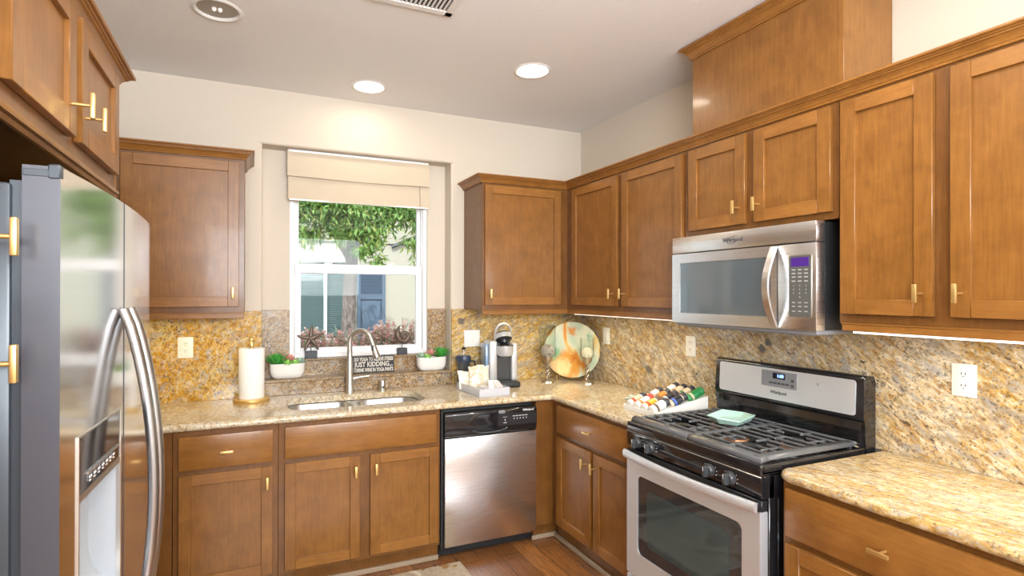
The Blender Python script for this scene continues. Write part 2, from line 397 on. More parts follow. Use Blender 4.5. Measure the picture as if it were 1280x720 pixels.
def walls():
    b = MB()   # back wall with a window niche that has rounded plaster corners
    r = 0.014
    b.box(XL-0.1, NX0-r, 0, 0.24, 0, H); b.box(NX1+r, 0.1, 0, 0.24, 0, H)
    b.box(NX0-r, NX1+r, 0, 0.24, NZ1+r, H); b.box(NX0-r, NX1+r, 0.0, 0.24, 0, 0.995)
    b.box(NX0-r, WX0, NY, 0.24, 0.995, NZ1+r); b.box(WX1, NX1+r, NY, 0.24, 0.995, NZ1+r)
    b.box(WX0, WX1, NY, 0.24, WZ1, NZ1+r); b.box(WX0, WX1, NY, 0.24, 0.995, WZ0-0.004)
    b.box(NX0-r, NX0, r, NY, 0.995, NZ1+r); b.box(NX1, NX1+r, r, NY, 0.995, NZ1+r); b.box(NX0-r, NX1+r, r, NY, NZ1, NZ1+r)
    def quarter(x, z0, z1, sgn):
        rows = []
        for zz in (z0, z1): rows.append([(x + sgn*(r - r*math.sin(a)), r - r*math.cos(a), zz) for a in [PI/2*k/6 for k in range(7)]])
        b.grid(rows)
    quarter(NX0, 0.995, NZ1, -1); quarter(NX1, 0.995, NZ1, 1)
    rows = [[(xx, r - r*math.cos(a), NZ1 + (r - r*math.sin(a))) for a in [PI/2*k/6 for k in range(7)]] for xx in (NX0-r, NX1+r)]
    b.grid(rows)
    struct(b.build('wall_back', WALL, norm=True, ang=30))
    b = MB(); b.box(0, 0.12, YR, 0, 0, H); struct(b.build('wall_right', WALL))
    b = MB(); b.box(XL-0.12, XL, YR, 0, 0, H); struct(b.build('wall_left', WALL))
    b = MB(); b.box(XL-0.1, -3.4, YR-0.12, YR, 0, H); b.box(-0.4, 0.1, YR-0.12, YR, 0, H); b.box(-3.4, -0.4, YR-0.12, YR, 2.65, H); b.box(-3.4, -0.4, YR-0.12, YR, 0, 1.45)
    struct(b.build('wall_rear', WALL))
    b = MB(); b.box(-3.4, -0.4, YR-0.08, YR-0.06, 1.45, 2.65); struct(b.build('rear_sun_block', WHITEV))  # added unseen white panel, closes the rear opening to block the sun
walls()

def window():
    root = bpy.data.objects.new('window_1', None); COL.objects.link(root); root.location = ((WX0+WX1)/2, 0.14, WZ0); struct(root)
    w2 = (WX1-WX0)/2; h = WZ1-WZ0; zr = 1.712-WZ0     # meeting rail
    b = MB(); t = 0.030
    for s in (-1, 1):
        b.box(s*w2, s*(w2-t), 0.0, 0.09, 0, h, 0.003); b.box(s*(w2-t), s*(w2-t-0.008), 0.02, 0.09, 0, h, 0.002)
    b.box(-w2, w2, -0.0015, 0.09, h-t, h, 0.003); b.box(-w2, w2, -0.004, 0.09, 0, 0.030, 0.003)
    struct(b.build('window_frame', WHITEV, root))
    b = MB()    # upper sash, set further out
    iw = w2-t-0.004
    b.box(-iw, -iw+0.026, 0.05, 0.075, zr-0.01, h-t, 0.002); b.box(iw-0.026, iw, 0.05, 0.075, zr-0.01, h-t, 0.002)
    b.box(-iw+0.025, iw-0.025, 0.051, 0.075, zr-0.015, zr+0.03, 0.002); b.box(-iw+0.025, iw-0.025, 0.051, 0.075, h-t-0.03, h-t, 0.002)
    u = struct(b.build('upper_sash', WHITEV, root))
    b = MB(); b.box(-iw+0.02, iw-0.02, 0.060, 0.064, zr, h-t-0.02); struct(b.build('upper_pane', PANE, u))
    b = MB()    # lower sash
    b.box(-iw, -iw+0.038, 0.012, 0.045, 0.028, zr+0.03, 0.003); b.box(iw-0.042, iw, 0.012, 0.045, 0.028, zr+0.03, 0.003)
    b.box(-iw+0.037, iw-0.041, 0.0125, 0.045, 0.026, 0.064, 0.003); b.box(-iw, iw, 0.010, 0.045, zr-0.033, zr+0.030, 0.003)
    l = struct(b.build('lower_sash', WHITEV, root))
    b = MB(); b.box(-iw+0.03, iw-0.03, 0.026, 0.030, 0.05, zr-0.02); struct(b.build('lower_pane', PANE, l))
    for x in (-0.22, 0.20):
        b = MB(); b.box(x-0.028, x+0.028, 0.0, 0.03, zr+0.028, zr+0.036, 0.002); b.cyl((x, 0.012, zr+0.036), (x, 0.012, zr+0.044), 0.010); b.box(x-0.004, x+0.030, 0.002, 0.012, zr+0.040, zr+0.046, 0.001)
        struct(b.build('sash_lock', WHITEV, l))
window()
for nm, args in (('baseboard_back', (-2.745, -1.362, -0.592, -0.575)), ('baseboard_corner', (-0.745, -0.565, -0.592, -0.575))):
    b = MB(); b.box(args[0], args[1], args[2], args[3], 0, 0.028, 0.004); struct(b.build(nm, mat(nm+'_paint', (0.34, 0.26, 0.18), 0.5)))
b = MB(); b.box(-0.592, -0.575, -1.43, -0.592, 0, 0.028, 0.004); struct(b.build('baseboard_right', MATS['baseboard_back_paint']))

# ------------------------------------------------------------------ cabinets (local frame: x along the run, front faces -y)
def pull(parent, x, y, z, vertical=True, L=0.061):
    b = MB(); d = 0.036
    b.cyl((x, y, z), (x, y-d, z), 0.0042, seg=10)
    if vertical: b.box(x-0.0065, x+0.0065, y-d-0.010, y-d, z-L/2, z+L/2, 0.0022, seg=2)
    else: b.box(x-L/2, x+L/2, y-d-0.010, y-d, z-0.0065, z+0.0065, 0.0022, seg=2)
    return b.build('handle', BRASS, parent)
def shaker(parent, x0, x1, z0, z1, yf, rail=0.054, name='door'):
    """yf: plane the door lies on; its face stands 20 mm proud"""
    b = MB(); t = 0.020; e = 0.0016
    b.box(x0, x0+rail, yf-t, yf, z0, z1, e); b.box(x1-rail, x1, yf-t, yf, z0, z1, e)
    b.box(x0+rail-0.0004, x1-rail+0.0004, yf-t, yf, z0, z0+rail, e, mi=1); b.box(x0+rail-0.0004, x1-rail+0.0004, yf-t, yf, z1-rail, z1, e, mi=1)
    b.box(x0+rail-0.004, x1-rail+0.004, yf-t+0.0115, yf-0.003, z0+rail-0.004, z1-rail+0.004)
    return b.build(name, [WOODV, WOODH], parent)
def slab(parent, x0, x1, z0, z1, yf, name='drawer'):
    b = MB(); b.box(x0, x1, yf-0.020, yf, z0, z1, 0.003, seg=2); return b.build(name, [WOODH], parent)
def cabinet(name, label, loc, rotz, w, depth, z0, z1, doors=(), drawers=(), toe=0.0, rail=None, group=None, cat='cabinet', top=True, x0=0.0, holes=False):
    """w wide from local x0; back at y=0, face frame at y=-depth. doors: (x0,x1,z0,z1,hx,hz)"""
    t = thing(name, label, cat, loc, rotz, group)
    b = MB(); fy = -depth
    b.box(x0, x0+w, fy+0.002, 0, z0+toe, 0.66 if holes else z1, 0.0015)
    b.box(x0+0.0005, x0+w-0.0005, fy, fy+0.02, z0+toe, z1, 0.001)
    if toe: b.box(x0, x0+w, fy+0.035, 0, z0, z0+toe)
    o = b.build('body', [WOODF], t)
    if rail:
        b = MB(); b.box(x0+0.006, x0+w-0.001, fy+0.004, fy+0.024, z0-rail, z0+0.001, 0.002); b.box(x0+0.003, x0+w, fy+0.001, fy+0.02, z0-0.008, z0+0.001, 0.002)
        b.build('light_rail', [WOODH], t)
    for d in doors:
        o = shaker(t, d[0], d[1], d[2], d[3], fy)
        if d[4] is not None: pull(o, d[4], fy-0.018, d[5])
    for d in drawers:
        o = slab(t, d[0], d[1], d[2], d[3], fy, d[6] if len(d) > 6 else 'drawer')
        if d[4] is not None: pull(o, d[4], fy-0.019, d[5], vertical=False)
    return t
BT = 0.876                 # top of the base cabinets
# base run along the back wall (local frame = world)
cabinet('base_cabinet', 'plain brown corner base cabinet end beside the refrigerator handles', (-3.414, -0.002, 0), 0, 0.703, 0.608, 0, BT, toe=0.095)
X = -2.709
cabinet('base_cabinet', 'brown base cabinet with one drawer over one door below paper towel roll', (X, -0.002, 0), 0, 0.4735, 0.608, 0, BT,
        doors=[(0.026, 0.447, 0.118, 0.666, 0.420, 0.592)], drawers=[(0.026, 0.447, 0.690, 0.852, 0.235, 0.771)], toe=0.095)
X = -2.235
cabinet('base_cabinet', 'brown sink base cabinet with wide false front over two doors', (X, -0.002, 0), 0, 0.8725, 0.608, 0, BT,
        doors=[(0.030, 0.413, 0.118, 0.669, 0.386, 0.592), (0.468, 0.858, 0.118, 0.669, 0.495, 0.592)], drawers=[(0.030, 0.845, 0.694, 0.856, None, 0, 'false_front')], toe=0.095, holes=True)
cabinet('base_cabinet', 'narrow plain brown corner filler cabinet just right of the dishwasher', (-0.732, -0.002, 0), 0, 0.73, 0.608, 0, BT, toe=0.095)
# right wall base run
cabinet('base_cabinet', 'brown base cabinet with drawer and two doors between corner and range', (-0.002, -0.612, 0), RIGHT, 0.822, 0.608, 0, BT,
        doors=[(0.074, 0.434, 0.122, 0.662, 0.404, 0.588), (0.463, 0.800, 0.122, 0.662, 0.493, 0.588)], drawers=[(0.074, 0.800, 0.692, 0.858, 0.450, 0.775)], toe=0.095)
cabinet('base_cabinet', 'brown base cabinet with wide drawer under counter right of range', (-0.002, -2.226, 0), RIGHT, 0.72, 0.608, 0, BT,
        doors=[(0.020, 0.335, 0.118, 0.664, 0.305, 0.590), (0.372, 0.700, 0.118, 0.664, 0.40, 0.590)], drawers=[(0.020, 0.700, 0.690, 0.858, 0.352, 0.778)], toe=0.095)
# uppers: face frame top 2.30, bottom 1.44
UB, UT = 1.440, 2.285
cabinet('wall_cabinet', 'brown wall cabinet left of window with a single door', (-3.414, -0.002, 0), 0, 1.014, 0.328, UB, UT,
        doors=[(0.439, 0.986, 1.472, 2.260, 0.957, 1.547)], rail=0.032)
cabinet('wall_cabinet', 'brown wall cabinet right of window with single door above coffee maker', (-0.980, -0.002, 0), 0, 0.978, 0.328, UB, UT,
        doors=[(0.014, 0.588, 1.472, 2.260, 0.043, 1.547)], rail=0.032)
cabinet('wall_cabinet', 'brown two door wall cabinet between the corner and microwave', (-0.002, -0.332, 0), RIGHT, 1.133, 0.328, UB, UT,
        doors=[(0.080, 0.581, 1.472, 2.262, 0.551, 1.547), (0.625, 1.115, 1.472, 2.262, 0.655, 1.547)], rail=0.032)
cabinet('wall_cabinet', 'short brown two door wall cabinet directly above the microwave', (-0.002, -1.4655, 0), RIGHT, 0.777, 0.328, 1.832, UT,
        doors=[(0.028, 0.365, 1.860, 2.262, 0.335, 1.934), (0.411, 0.754, 1.860, 2.262, 0.441, 1.934)])
cabinet('wall_cabinet', 'brown two door wall cabinet over the counter right of range', (-0.002, -2.243, 0), RIGHT, 0.674, 0.328, UB, UT,
        doors=[(0.014, 0.312, 1.472, 2.262, 0.282, 1.547), (0.360, 0.660, 1.472, 2.262, 0.390, 1.547)], rail=0.032)
CROWN = [(0, 0), (0.008, 0), (0.0095, 0.004), (0.008, 0.008), (0.011, 0.0095), (0.013, 0.014), (0.018, 0.021), (0.025, 0.027), (0.032, 0.030), (0.032, 0.034), (0.038, 0.0355), (0.039, 0.039), (0.046, 0.040), (0.049, 0.043), (0.049, 0.049), (0, 0.049)]
b = MB(); b.sweep(CROWN, [(-0.982, -0.001, 2.276), (-0.982, -0.331, 2.276), (-0.331, -0.331, 2.276), (-0.331, -2.919, 2.276)], closed=True)
tag(b.build('crown_molding', WOODH, ang=14), 'long brown crown molding along the tops of the right-hand wall cabinets', 'molding')
b = MB(); b.sweep(CROWN, [(-3.41, -0.331, 2.276), (-2.399, -0.331, 2.276), (-2.399, -0.001, 2.276)], closed=True)
tag(b.build('crown_molding', WOODH, ang=14), 'short brown crown molding on wall cabinet left of window', 'molding')
# chase that hides the microwave duct
t = thing('duct_cover', 'tall plain brown wooden duct box above microwave, rising to the ceiling', 'duct cover', (-0.002, -1.474, 2.286), RIGHT)
b = MB(); b.box(0, 0.766, -0.300, 0, 0, H-2.286-0.003, 0.002); b.box(0.744, 0.767, -0.302, -0.28, 0, H-2.286-0.004, 0.001); b.build('body', WOODV, t)
b = MB(); b.sweep([(o, z*1.25) for o, z in CROWN], [(0, -0.002, 0.452), (0, -0.300, 0.452), (0.766, -0.300, 0.452), (0.766, -0.002, 0.452)], closed=True)
b.move(Matrix.Identity(4)); b.build('crown', WOODH, t, ang=14)
# fridge surround
t = cabinet('wall_cabinet', 'brown two door cabinet over the steel refrigerator', (XL+0.004, -2.475, 0), LEFT, 0.953, 0.646, 1.875, 2.235,
        doors=[(0.086, 0.467, 1.915, 2.226, 0.434, 1.985), (0.516, 0.920, 1.915, 2.226, 0.548, 1.985)])
b = MB(); b.sweep([(0, 0), (0.006, 0.001), (0.012, 0.008), (0.020, 0.010), (0.022, 0.017), (0.013, 0.019), (0.014, 0.027), (0.0, 0.032)], [(0.0, -0.642, 1.847), (0.935, -0.642, 1.847)], closed=True)
b.build('light_rail', WOODH, t, ang=14)
b = MB(); b.sweep(CROWN, [(-2.772, -3.10, 2.215), (-2.772, -1.498, 2.215), (-3.41, -1.498, 2.215)], closed=True)
tag(b.build('crown_molding', WOODH, ang=14), 'brown crown molding on top of the cabinet above refrigerator', 'molding')
b = MB(); b.box(XL+0.004, -2.768, -1.520, -1.500, 0, 2.235, 0.001)
tag(b.build('end_panel', WOODV), 'thin tall brown end panel between refrigerator and base counter', 'panel')
t = thing('pantry_cabinet', 'tall pantry cabinet with brass pulls at the left frame edge beside refrigerator', 'cabinet', (XL+0.004, -3.10, 0), LEFT)
b = MB(); b.box(0, 0.612, -0.646, 0, 0.0, 2.235, 0.001); b.build('body', WOODV, t)
o = shaker(t, 0.02, 0.609, 1.535, 2.155, -0.646); pull(o, 0.597, -0.665, 1.631)
o = shaker(t, 0.02, 0.609, 0.12, 1.515, -0.646); pull(o, 0.597, -0.665, 1.430)

# ------------------------------------------------------------------ countertops, splashes, sink
CT = 0.914
SPLASH = 0.018
SX0, SX1, SY0, SY1 = -2.180, -1.395, -0.505, -0.135     # sink opening
def rrect(x0, x1, y0, y1, r, seg=8):
    pts = []
    for cx, cy, a0 in ((x1-r, y1-r, 0), (x0+r, y1-r, PI/2), (x0+r, y0+r, PI), (x1-r, y0+r, 3*PI/2)):
        for k in range(seg+1):
            a = a0+PI/2*k/seg; pts.append((cx+r*math.cos(a), cy+r*math.sin(a)))
    return pts
NOSE = [(0.0, -0.037)] + [(0.0185*math.sin(PI*k/10)*1.0, -0.0185-0.0185*math.cos(PI*k/10)) for k in range(11)] + [(0, 0)]
def counter_left():
    b = MB(); e = -0.618
    outline = [(XL, -0.001), (-0.002, -0.001), (-0.002, -1.4345), (e, -1.4345), (e, e), (XL, e)]
    hole = rrect(SX0, SX1, SY0, SY1, 0.09)
    for z in (CT, CT-0.037):
        loops = []
        for pts in (outline, hole):
            vs = [b.bm.verts.new((x, y, z)) for x, y in pts]
            loops += [b.bm.edges.new((vs[i], vs[(i+1) % len(vs)])) for i in range(len(vs))]
        bmesh.ops.triangle_fill(b.bm, use_beauty=True, edges=loops, normal=(0, 0, 1))
    b.grid([[(x, y, CT-0.004) for x, y in hole], [(x, y, CT-0.037) for x, y in hole]], cu=True)
    b.grid([[(x, y, CT) for x, y in hole], [(x, y, CT-0.004) for x, y in hole]], cu=True)
    b.sweep([(o, z) for o, z in NOSE], [(XL, e, CT), (e, e, CT), (e, -1.4345, CT)])
    b.face([(e, -1.4345, CT), (-0.002, -1.4345, CT), (-0.002, -1.4345, CT-0.037), (e, -1.4345, CT-0.037)])
    bmesh.ops.remove_doubles(b.bm, verts=b.bm.verts, dist=1e-5)
    tag(b.build('countertop', GR_C, ang=50), 'speckled granite countertop with the sink, running round the corner to range', 'countertop')
counter_left()
def counter_right():
    b = MB(); e = -0.618; y0, y1 = -2.2205, -2.96; r = 0.05
    pts = [(-0.002, y0), (e+r, y0)] + [(e+r-r*math.sin(a), y0-r+r*math.cos(a)) for a in [PI/2*k/6 for k in range(1, 7)]] + [(e, y1), (-0.002, y1)]
    for z in (CT, CT-0.037): b.face([(x, y, z) for x, y in pts])
    path = [(x, y, CT) for x, y in pts[1:-1]][::1]
    b.sweep(NOSE, path)
    b.face([(-0.002, y0, CT), (e+r, y0, CT), (e+r, y0, CT-0.037), (-0.002, y0, CT-0.037)])
    b.face([(-0.002, y1, CT), (e, y1, CT), (e, y1, CT-0.037), (-0.002, y1, CT-0.037)])
    bmesh.ops.remove_doubles(b.bm, verts=b.bm.verts, dist=1e-5)
    tag(b.build('countertop', GR_C2, ang=50), 'short golden granite countertop with rounded end right of the range', 'countertop')
counter_right()
ST = 1.4385
b = MB(); b.box(-3.41, NX0-0.001, -SPLASH, -0.001, CT, ST, 0.0015); tag(b.build('backsplash', GR_L), 'yellow granite backsplash panel left of the window niche', 'backsplash')
b = MB(); b.box(NX1+0.001, -0.002, -SPLASH, -0.001, CT, ST, 0.0015); tag(b.build('backsplash', GR_B), 'veined golden granite backsplash behind coffee maker', 'backsplash')
b = MB(); b.box(-SPLASH, -0.001, -2.96, -SPLASH-0.001, CT+0.0005, ST, 0.0015); tag(b.build('backsplash', GR_R), 'golden granite backsplash along right-hand wall behind range', 'backsplash')
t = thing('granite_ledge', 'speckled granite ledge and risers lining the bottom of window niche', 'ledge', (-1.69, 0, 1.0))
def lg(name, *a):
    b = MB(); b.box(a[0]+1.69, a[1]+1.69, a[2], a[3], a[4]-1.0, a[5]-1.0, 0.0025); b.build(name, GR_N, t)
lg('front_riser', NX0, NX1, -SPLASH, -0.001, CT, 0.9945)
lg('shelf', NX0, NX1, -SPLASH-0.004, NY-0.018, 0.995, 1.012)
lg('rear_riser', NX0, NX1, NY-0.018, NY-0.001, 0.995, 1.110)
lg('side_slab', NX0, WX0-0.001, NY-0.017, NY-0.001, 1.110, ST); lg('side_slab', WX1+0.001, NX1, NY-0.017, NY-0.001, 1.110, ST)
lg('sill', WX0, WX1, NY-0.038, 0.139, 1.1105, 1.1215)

def sink():
    t = thing('sink', 'double bowl stainless steel sink set under the granite', 'sink', (-1.7875, -0.32, CT-0.037))
    b = MB(); hx, hy = (SX1-SX0)/2, (SY1-SY0)/2
    def bowl(x0, x1):
        c = [(x0+x1)/2]
        rows = []
        for ins, z, r in ((0, -0.003, 0.085), (0.004, -0.010, 0.085), (0.010, -0.13, 0.08), (0.030, -0.170, 0.07), (0.060, -0.176, 0.06)):
            rows.append([(x, y, z) for x, y in rrect(x0+ins, x1-ins, -hy+0.014+ins, hy-0.014-ins, r)])
        vs = b.grid(rows, cu=True); b.cap(vs[-1])
        return rows[0]
    L = bowl(-hx+0.016, -0.014); R = bowl(0.014, hx-0.016)
    o = [b.bm.verts.new((x, y, -0.003)) for x, y in rrect(-hx-0.02, hx+0.02, -hy-0.02, hy+0.02, 0.10)]
    edges = [b.bm.edges.new((o[i], o[(i+1) % len(o)])) for i in range(len(o))]
    for row in (L, R):
        vs = [b.bm.verts.new(p) for p in row]; edges += [b.bm.edges.new((vs[i], vs[(i+1) % len(vs)])) for i in range(len(vs))]
    bmesh.ops.triangle_fill(b.bm, use_beauty=True, edges=edges, normal=(0, 0, 1))
    bmesh.ops.remove_doubles(b.bm, verts=b.bm.verts, dist=1e-5)
    b.build('bowls', SINKS, t, ang=40)
    for x in (-hx*0.5, hx*0.5):
        b = MB(); b.lathe([(0.042, -0.1765), (0.040, -0.173), (0.030, -0.174), (0.012, -0.175)], (x, 0, 0), 20); b.build('drain', CHROME, t)
sink()
def faucet():
    x0, y0 = -1.786, -0.066
    t = thing('faucet', 'brushed nickel gooseneck faucet with pull-down spray head', 'faucet', (x0, y0, CT))
    b = MB(); b.lathe([(0.029, 0.0), (0.029, 0.006), (0.026, 0.012), (0.0245, 0.10), (0.021, 0.19), (0.0165, 0.25)], seg=20); b.build('base', CHROME, t)
    d = Vector((0.80, -0.60, 0)); pts = [(0, 0, 0.24), (0, 0, 0.28), (0, 0, 0.32)]; R = 0.076
    for k in range(1, 13):
        a = PI*k/12*0.93; p = d*(R-R*math.cos(a)); pts.append((p.x, p.y, 0.32+R*math.sin(a)))
    b = MB(); b.tube(pts, 0.0155, 14); b.build('spout', CHROME, t)
    e = Vector(pts[-1]); dn = (Vector(pts[-1])-Vector(pts[-2])).normalized()
    b = MB(); b.cyl(e, e+dn*0.035, 0.0155, 0.0165, 16); b.cyl(e+dn*0.035, e+dn*0.115, 0.0165, 0.0225, 16); b.cyl(e+dn*0.115, e+dn*0.118, 0.019, 0.019, 16, mi=1)
    q = e+dn*0.05 + Vector((-0.6, -0.8, 0))*0.0165; b.box(q.x-0.006, q.x+0.006, q.y-0.004, q.y+0.004, q.z-0.018, q.z+0.018, 0.003, mi=1)
    b.build('spray_head', [CHROME, BLACKP], t)
    b = MB(); b.cyl((0.018, 0, 0.085), (0.038, 0, 0.088), 0.014, 0.013, 14); b.tube([(0.03, 0, 0.088), (0.07, 0, 0.094), (0.125, -0.01, 0.100)], [0.011, 0.008, 0.006], 10); b.build('handle', CHROME, t)
faucet()
t = thing('air_gap', 'small chrome cylinder cap standing behind the right sink bowl', 'air gap', (-1.578, -0.075, CT))
b = MB(); b.lathe([(0.026, 0), (0.026, 0.006), (0.021, 0.008), (0.021, 0.060), (0.019, 0.066), (0.0, 0.068)], seg=20)
b.build('cap', CHROME, t)
b = MB(); b.box(-0.006, 0.006, -0.0225, -0.020, 0.018, 0.030, 0.001); b.build('vent_slot', BLACKP, t)

# ------------------------------------------------------------------ refrigerator
def fridge():
    W = 0.923; t = thing('refrigerator', 'tall stainless side-by-side refrigerator with water dispenser and twin bowed handles', 'refrigerator', (-2.662, -2.460, 0), LEFT)
    Z0, Z1 = 0.09, 1.755; xs = 0.392; g = 0.0065
    fy = lambda x: -0.020*(1-(2*(x-W/2)/W)**2) + 0.012*max(0, (x-0.80)/0.123)**2
    b = MB(); b.box(0.004, W-0.004, 0.068, 0.735, 0.02, 1.725, 0.006, seg=2); b.box(0.02, W-0.02, 0.10, 0.70, 0.0, 0.02); b.box(0.012, W-0.012, 0.052, 0.072, 0.10, 1.73); b.build('cabinet', GREYD, t)
    def door(nm, x0, x1, hole=None):
        b = MB(); n = 16
        cols = sorted(set([x0+(x1-x0)*i/n for i in range(n+1)] + (list(hole[:2]) if hole else [])))
        rowz = sorted(set([Z0, Z1] + (list(hole[2:]) if hole else [])))
        for i in range(len(cols)-1):
            for j in range(len(rowz)-1):
                if hole and hole[0]-1e-6 <= cols[i] < hole[1]-1e-6 and hole[2]-1e-6 <= rowz[j] < hole[3]-1e-6: continue
                a, c = cols[i], cols[i+1]; p, q = rowz[j], rowz[j+1]
                b.face([(a, fy(a), p), (c, fy(c), p), (c, fy(c), q), (a, fy(a), q)])
        # edges, back
        for x, s in ((x0, 1), (x1, -1)):
            b.face([(x, fy(x), Z0), (x, fy(x), Z1), (x, 0.052, Z1), (x, 0.052, Z0)], mi=1)
        for z in (Z0, Z1): b.face([(x, fy(x), z) for x in cols] + [(x1, 0.052, z), (x0, 0.052, z)], mi=1)
        b.face([(x0, 0.052, Z0), (x1, 0.052, Z0), (x1, 0.052, Z1), (x0, 0.052, Z1)], mi=1)
        bmesh.ops.remove_doubles(b.bm, verts=b.bm.verts, dist=1e-6)
        return b.build(nm, [STEEL_F, DOORSIDE], t, ang=25)
    HX0, HX1, HZ0, HZ1 = 0.078, 0.352, 0.880, 1.276
    d1 = door('freezer_door', 0, xs-g, (HX0, HX1, HZ0, HZ1)); d2 = door('fridge_door', xs+g, W)
    # end caps on the door tops
    b = MB(); b.box(-0.001, xs-g+0.001, 0.002, 0.053, Z1-0.020, Z1-0.004, 0.003); b.box(-0.002, 0.05, -0.001, 0.018, Z1-0.022, Z1+0.004, 0.003); b.build('door_cap', GREYD, d1)
    b = MB(); b.box(xs+g-0.001, W-0.03, 0.002, 0.053, Z1-0.020, Z1-0.004, 0.003); b.build('door_cap', GREYD, d2)
    b = MB(); b.box(xs-g-0.0005, xs+g+0.0005, -0.012, 0.05, Z0, Z1-0.004); b.build('center_gasket', mat('mauve_gasket', (0.22, 0.20, 0.26), 0.4), t)
    # dispenser, following the bow of the door
    def bow(b):
        for v in b.bm.verts:
            if v.co.y < 0.03: v.co.y += fy(v.co.x)
        return b
    D = 0.040; zc = 1.160
    b = MB()
    for x in (HX0, HX1): b.face([(x, fy(x), HZ0), (x, D, HZ0), (x, D, HZ1), (x, fy(x), HZ1)])
    b.grid([[(HX0, D, HZ1), (HX1, D, HZ1)], [(HX0, D, HZ0+0.09), (HX1, D, HZ0+0.09)], [(HX0, D-0.008, HZ0+0.05), (HX1, D-0.008, HZ0+0.05)], [(HX0, D-0.026, HZ0+0.022), (HX1, D-0.026, HZ0+0.022)], [(HX0, fy(HX0)-0.002, HZ0), (HX1, fy(HX1)-0.002, HZ0)]])
    b.build('dispenser_recess', mat('pale_grey_plastic', (0.44, 0.47, 0.51), 0.3), d1)
    b = MB(); b.prism([(-0.008, HZ0-0.008), (0.028, HZ0-0.008), (0.028, HZ0+0.014), (-0.006, HZ0+0.008)], 'x', HX0-0.003, HX1+0.003); bow(b).build('drip_tray', GREYM, d1)
    b = MB(); b.prism([(-0.001, zc+0.010), (-0.002, HZ1), (0.028, HZ1), (0.028, zc), (0.010, zc)], 'x', HX0+0.001, HX1-0.001); bow(b).build('control_panel', BLACKG, d1)
    b = MB()
    for k in range(7): b.box(HX0+0.055+k*0.026, HX0+0.067+k*0.026, -0.0028, -0.001, zc+0.027, zc+0.031); b.box(HX0+0.055+k*0.026, HX0+0.063+k*0.026, -0.0028, -0.001, zc+0.021, zc+0.023)
    bow(b).build('button_marks', MARK, d1)
    b = MB()
    for a in ((HX0-0.003, HX0+0.001, HZ0, HZ1+0.003), (HX1-0.001, HX1+0.003, HZ0, HZ1+0.003), (HX0, HX1, HZ1-0.001, HZ1+0.003)): b.box(a[0], a[1], -0.003, 0.006, a[2], a[3])
    b.box(HX0+0.045, HX1-0.020, -0.004, 0.0, zc+0.037, zc+0.041); b.box(HX0, HX1, -0.002, 0.016, zc-0.004, zc+0.009)
    bow(b).build('dispenser_trim', CHROME, d1)
    for x, dd in ((xs-0.037, d1), (xs+0.037, d2)):
        b = MB(); pts = []; n = 22; z0, z1 = 0.660, 1.505
        for k in range(n+1):
            u = k/n; bow = 0.062*math.sin(PI*u)**0.75 if 0 < u < 1 else 0
            pts.append((x, fy(x)-0.006-bow, z0+(z1-z0)*u))
        b.tube(pts, 0.0145, 14, ry=0.012, up=(0, 1, 0)); b.build('handle', STEEL_HANDLE, dd)
fridge()

# ------------------------------------------------------------------ dishwasher
def dishwasher():
    t = thing('dishwasher', 'stainless steel dishwasher with black control panel beside the sink base', 'dishwasher', (-1.357, -0.002, 0)); W = 0.622
    b = MB(); b.box(0.006, W-0.006, -0.575, 0, 0.03, 0.866, 0.002); b.box(0.001, 0.014, -0.61, -0.57, 0.06, 0.868); b.build('tub', BLACKP, t)
    b = MB(); x0, x1 = 0.018, W-0.006
    b.box(x0, x1, -0.633, -0.575, 0.078, 0.704, 0.004, seg=2); b.build('door', STEEL, t)
    b = MB(); zb = lambda x: 0.712 + 0.0
    # panel with a scooped grip along its lower edge
    prof = [(-0.622, 0.705), (-0.632, 0.722), (-0.634, 0.745), (-0.637, 0.765), (-0.636, 0.840), (-0.628, 0.852), (-0.57, 0.852), (-0.57, 0.705)]
    b.prism(prof, 'x', x0, x1, bev=0.0015); b.build('control_panel', BLACKG, t)
    p = [c for c in kids(t) if c.name.startswith('control_panel')][0]
    b = MB()
    pts = [(0.30+0.11*math.cos(PI*k/12), -0.638, 0.742-0.020*math.sin(PI*k/12)) for k in range(13)]
    b.tube(pts, 0.0045, 8, up=(0, 1, 0)); b.build('grip_lip', mat('dark_gloss_lip', (0.05, 0.06, 0.07), 0.12, coat=0.5), p)
    b = MB()
    for k in range(9): b.box(0.072+k*0.0105, 0.079+k*0.0105, -0.6385, -0.634, 0.822, 0.825)
    b.box(0.066, 0.172, -0.6378, -0.634, 0.808, 0.834, mi=1); b.build('vent', [MATS['dark_gloss_lip'], DARKHOLE], p)
    b = MB(); b.box(0.355, 0.398, -0.641, -0.634, 0.826, 0.846, 0.002); b.build('latch', GREYM, p)
    b = MB(); b.box(0.352, x1-0.004, -0.6378, -0.634, 0.752, 0.822, 0.0005); b.build('button_plate', BLACKP, p)
    b = MB(); M0 = lambda x, z: Matrix.Translation((x, -0.6382, z)) @ Matrix.Rotation(PI/2, 4, 'X')
    for k in range(5): b.box(0.455+k*0.021, 0.461+k*0.021, -0.6384, -0.637, 0.786, 0.792); b.box(0.449+k*0.021, 0.465+k*0.021, -0.6384, -0.637, 0.803, 0.807)
    b.build('button_print', MARK, p)
    b = MB(); b.box(0.395, 0.401, -0.6384, -0.637, 0.782, 0.790); b.box(0.384, 0.412, -0.6384, -0.637, 0.802, 0.804); b.box(0.388, 0.408, -0.6384, -0.637, 0.768, 0.771); b.build('start_print', MARK, p)
    b = MB(); b.text('Whirlpool', M0(0.556, 0.836), 0.018, bold=0.0004); b.build('brand_lettering', MARK, p)
    b = MB(); b.box(0.0, W-0.008, -0.560, -0.54, 0.004, 0.078, 0.002); b.build('toe_plate', BLACKP, t)
dishwasher()

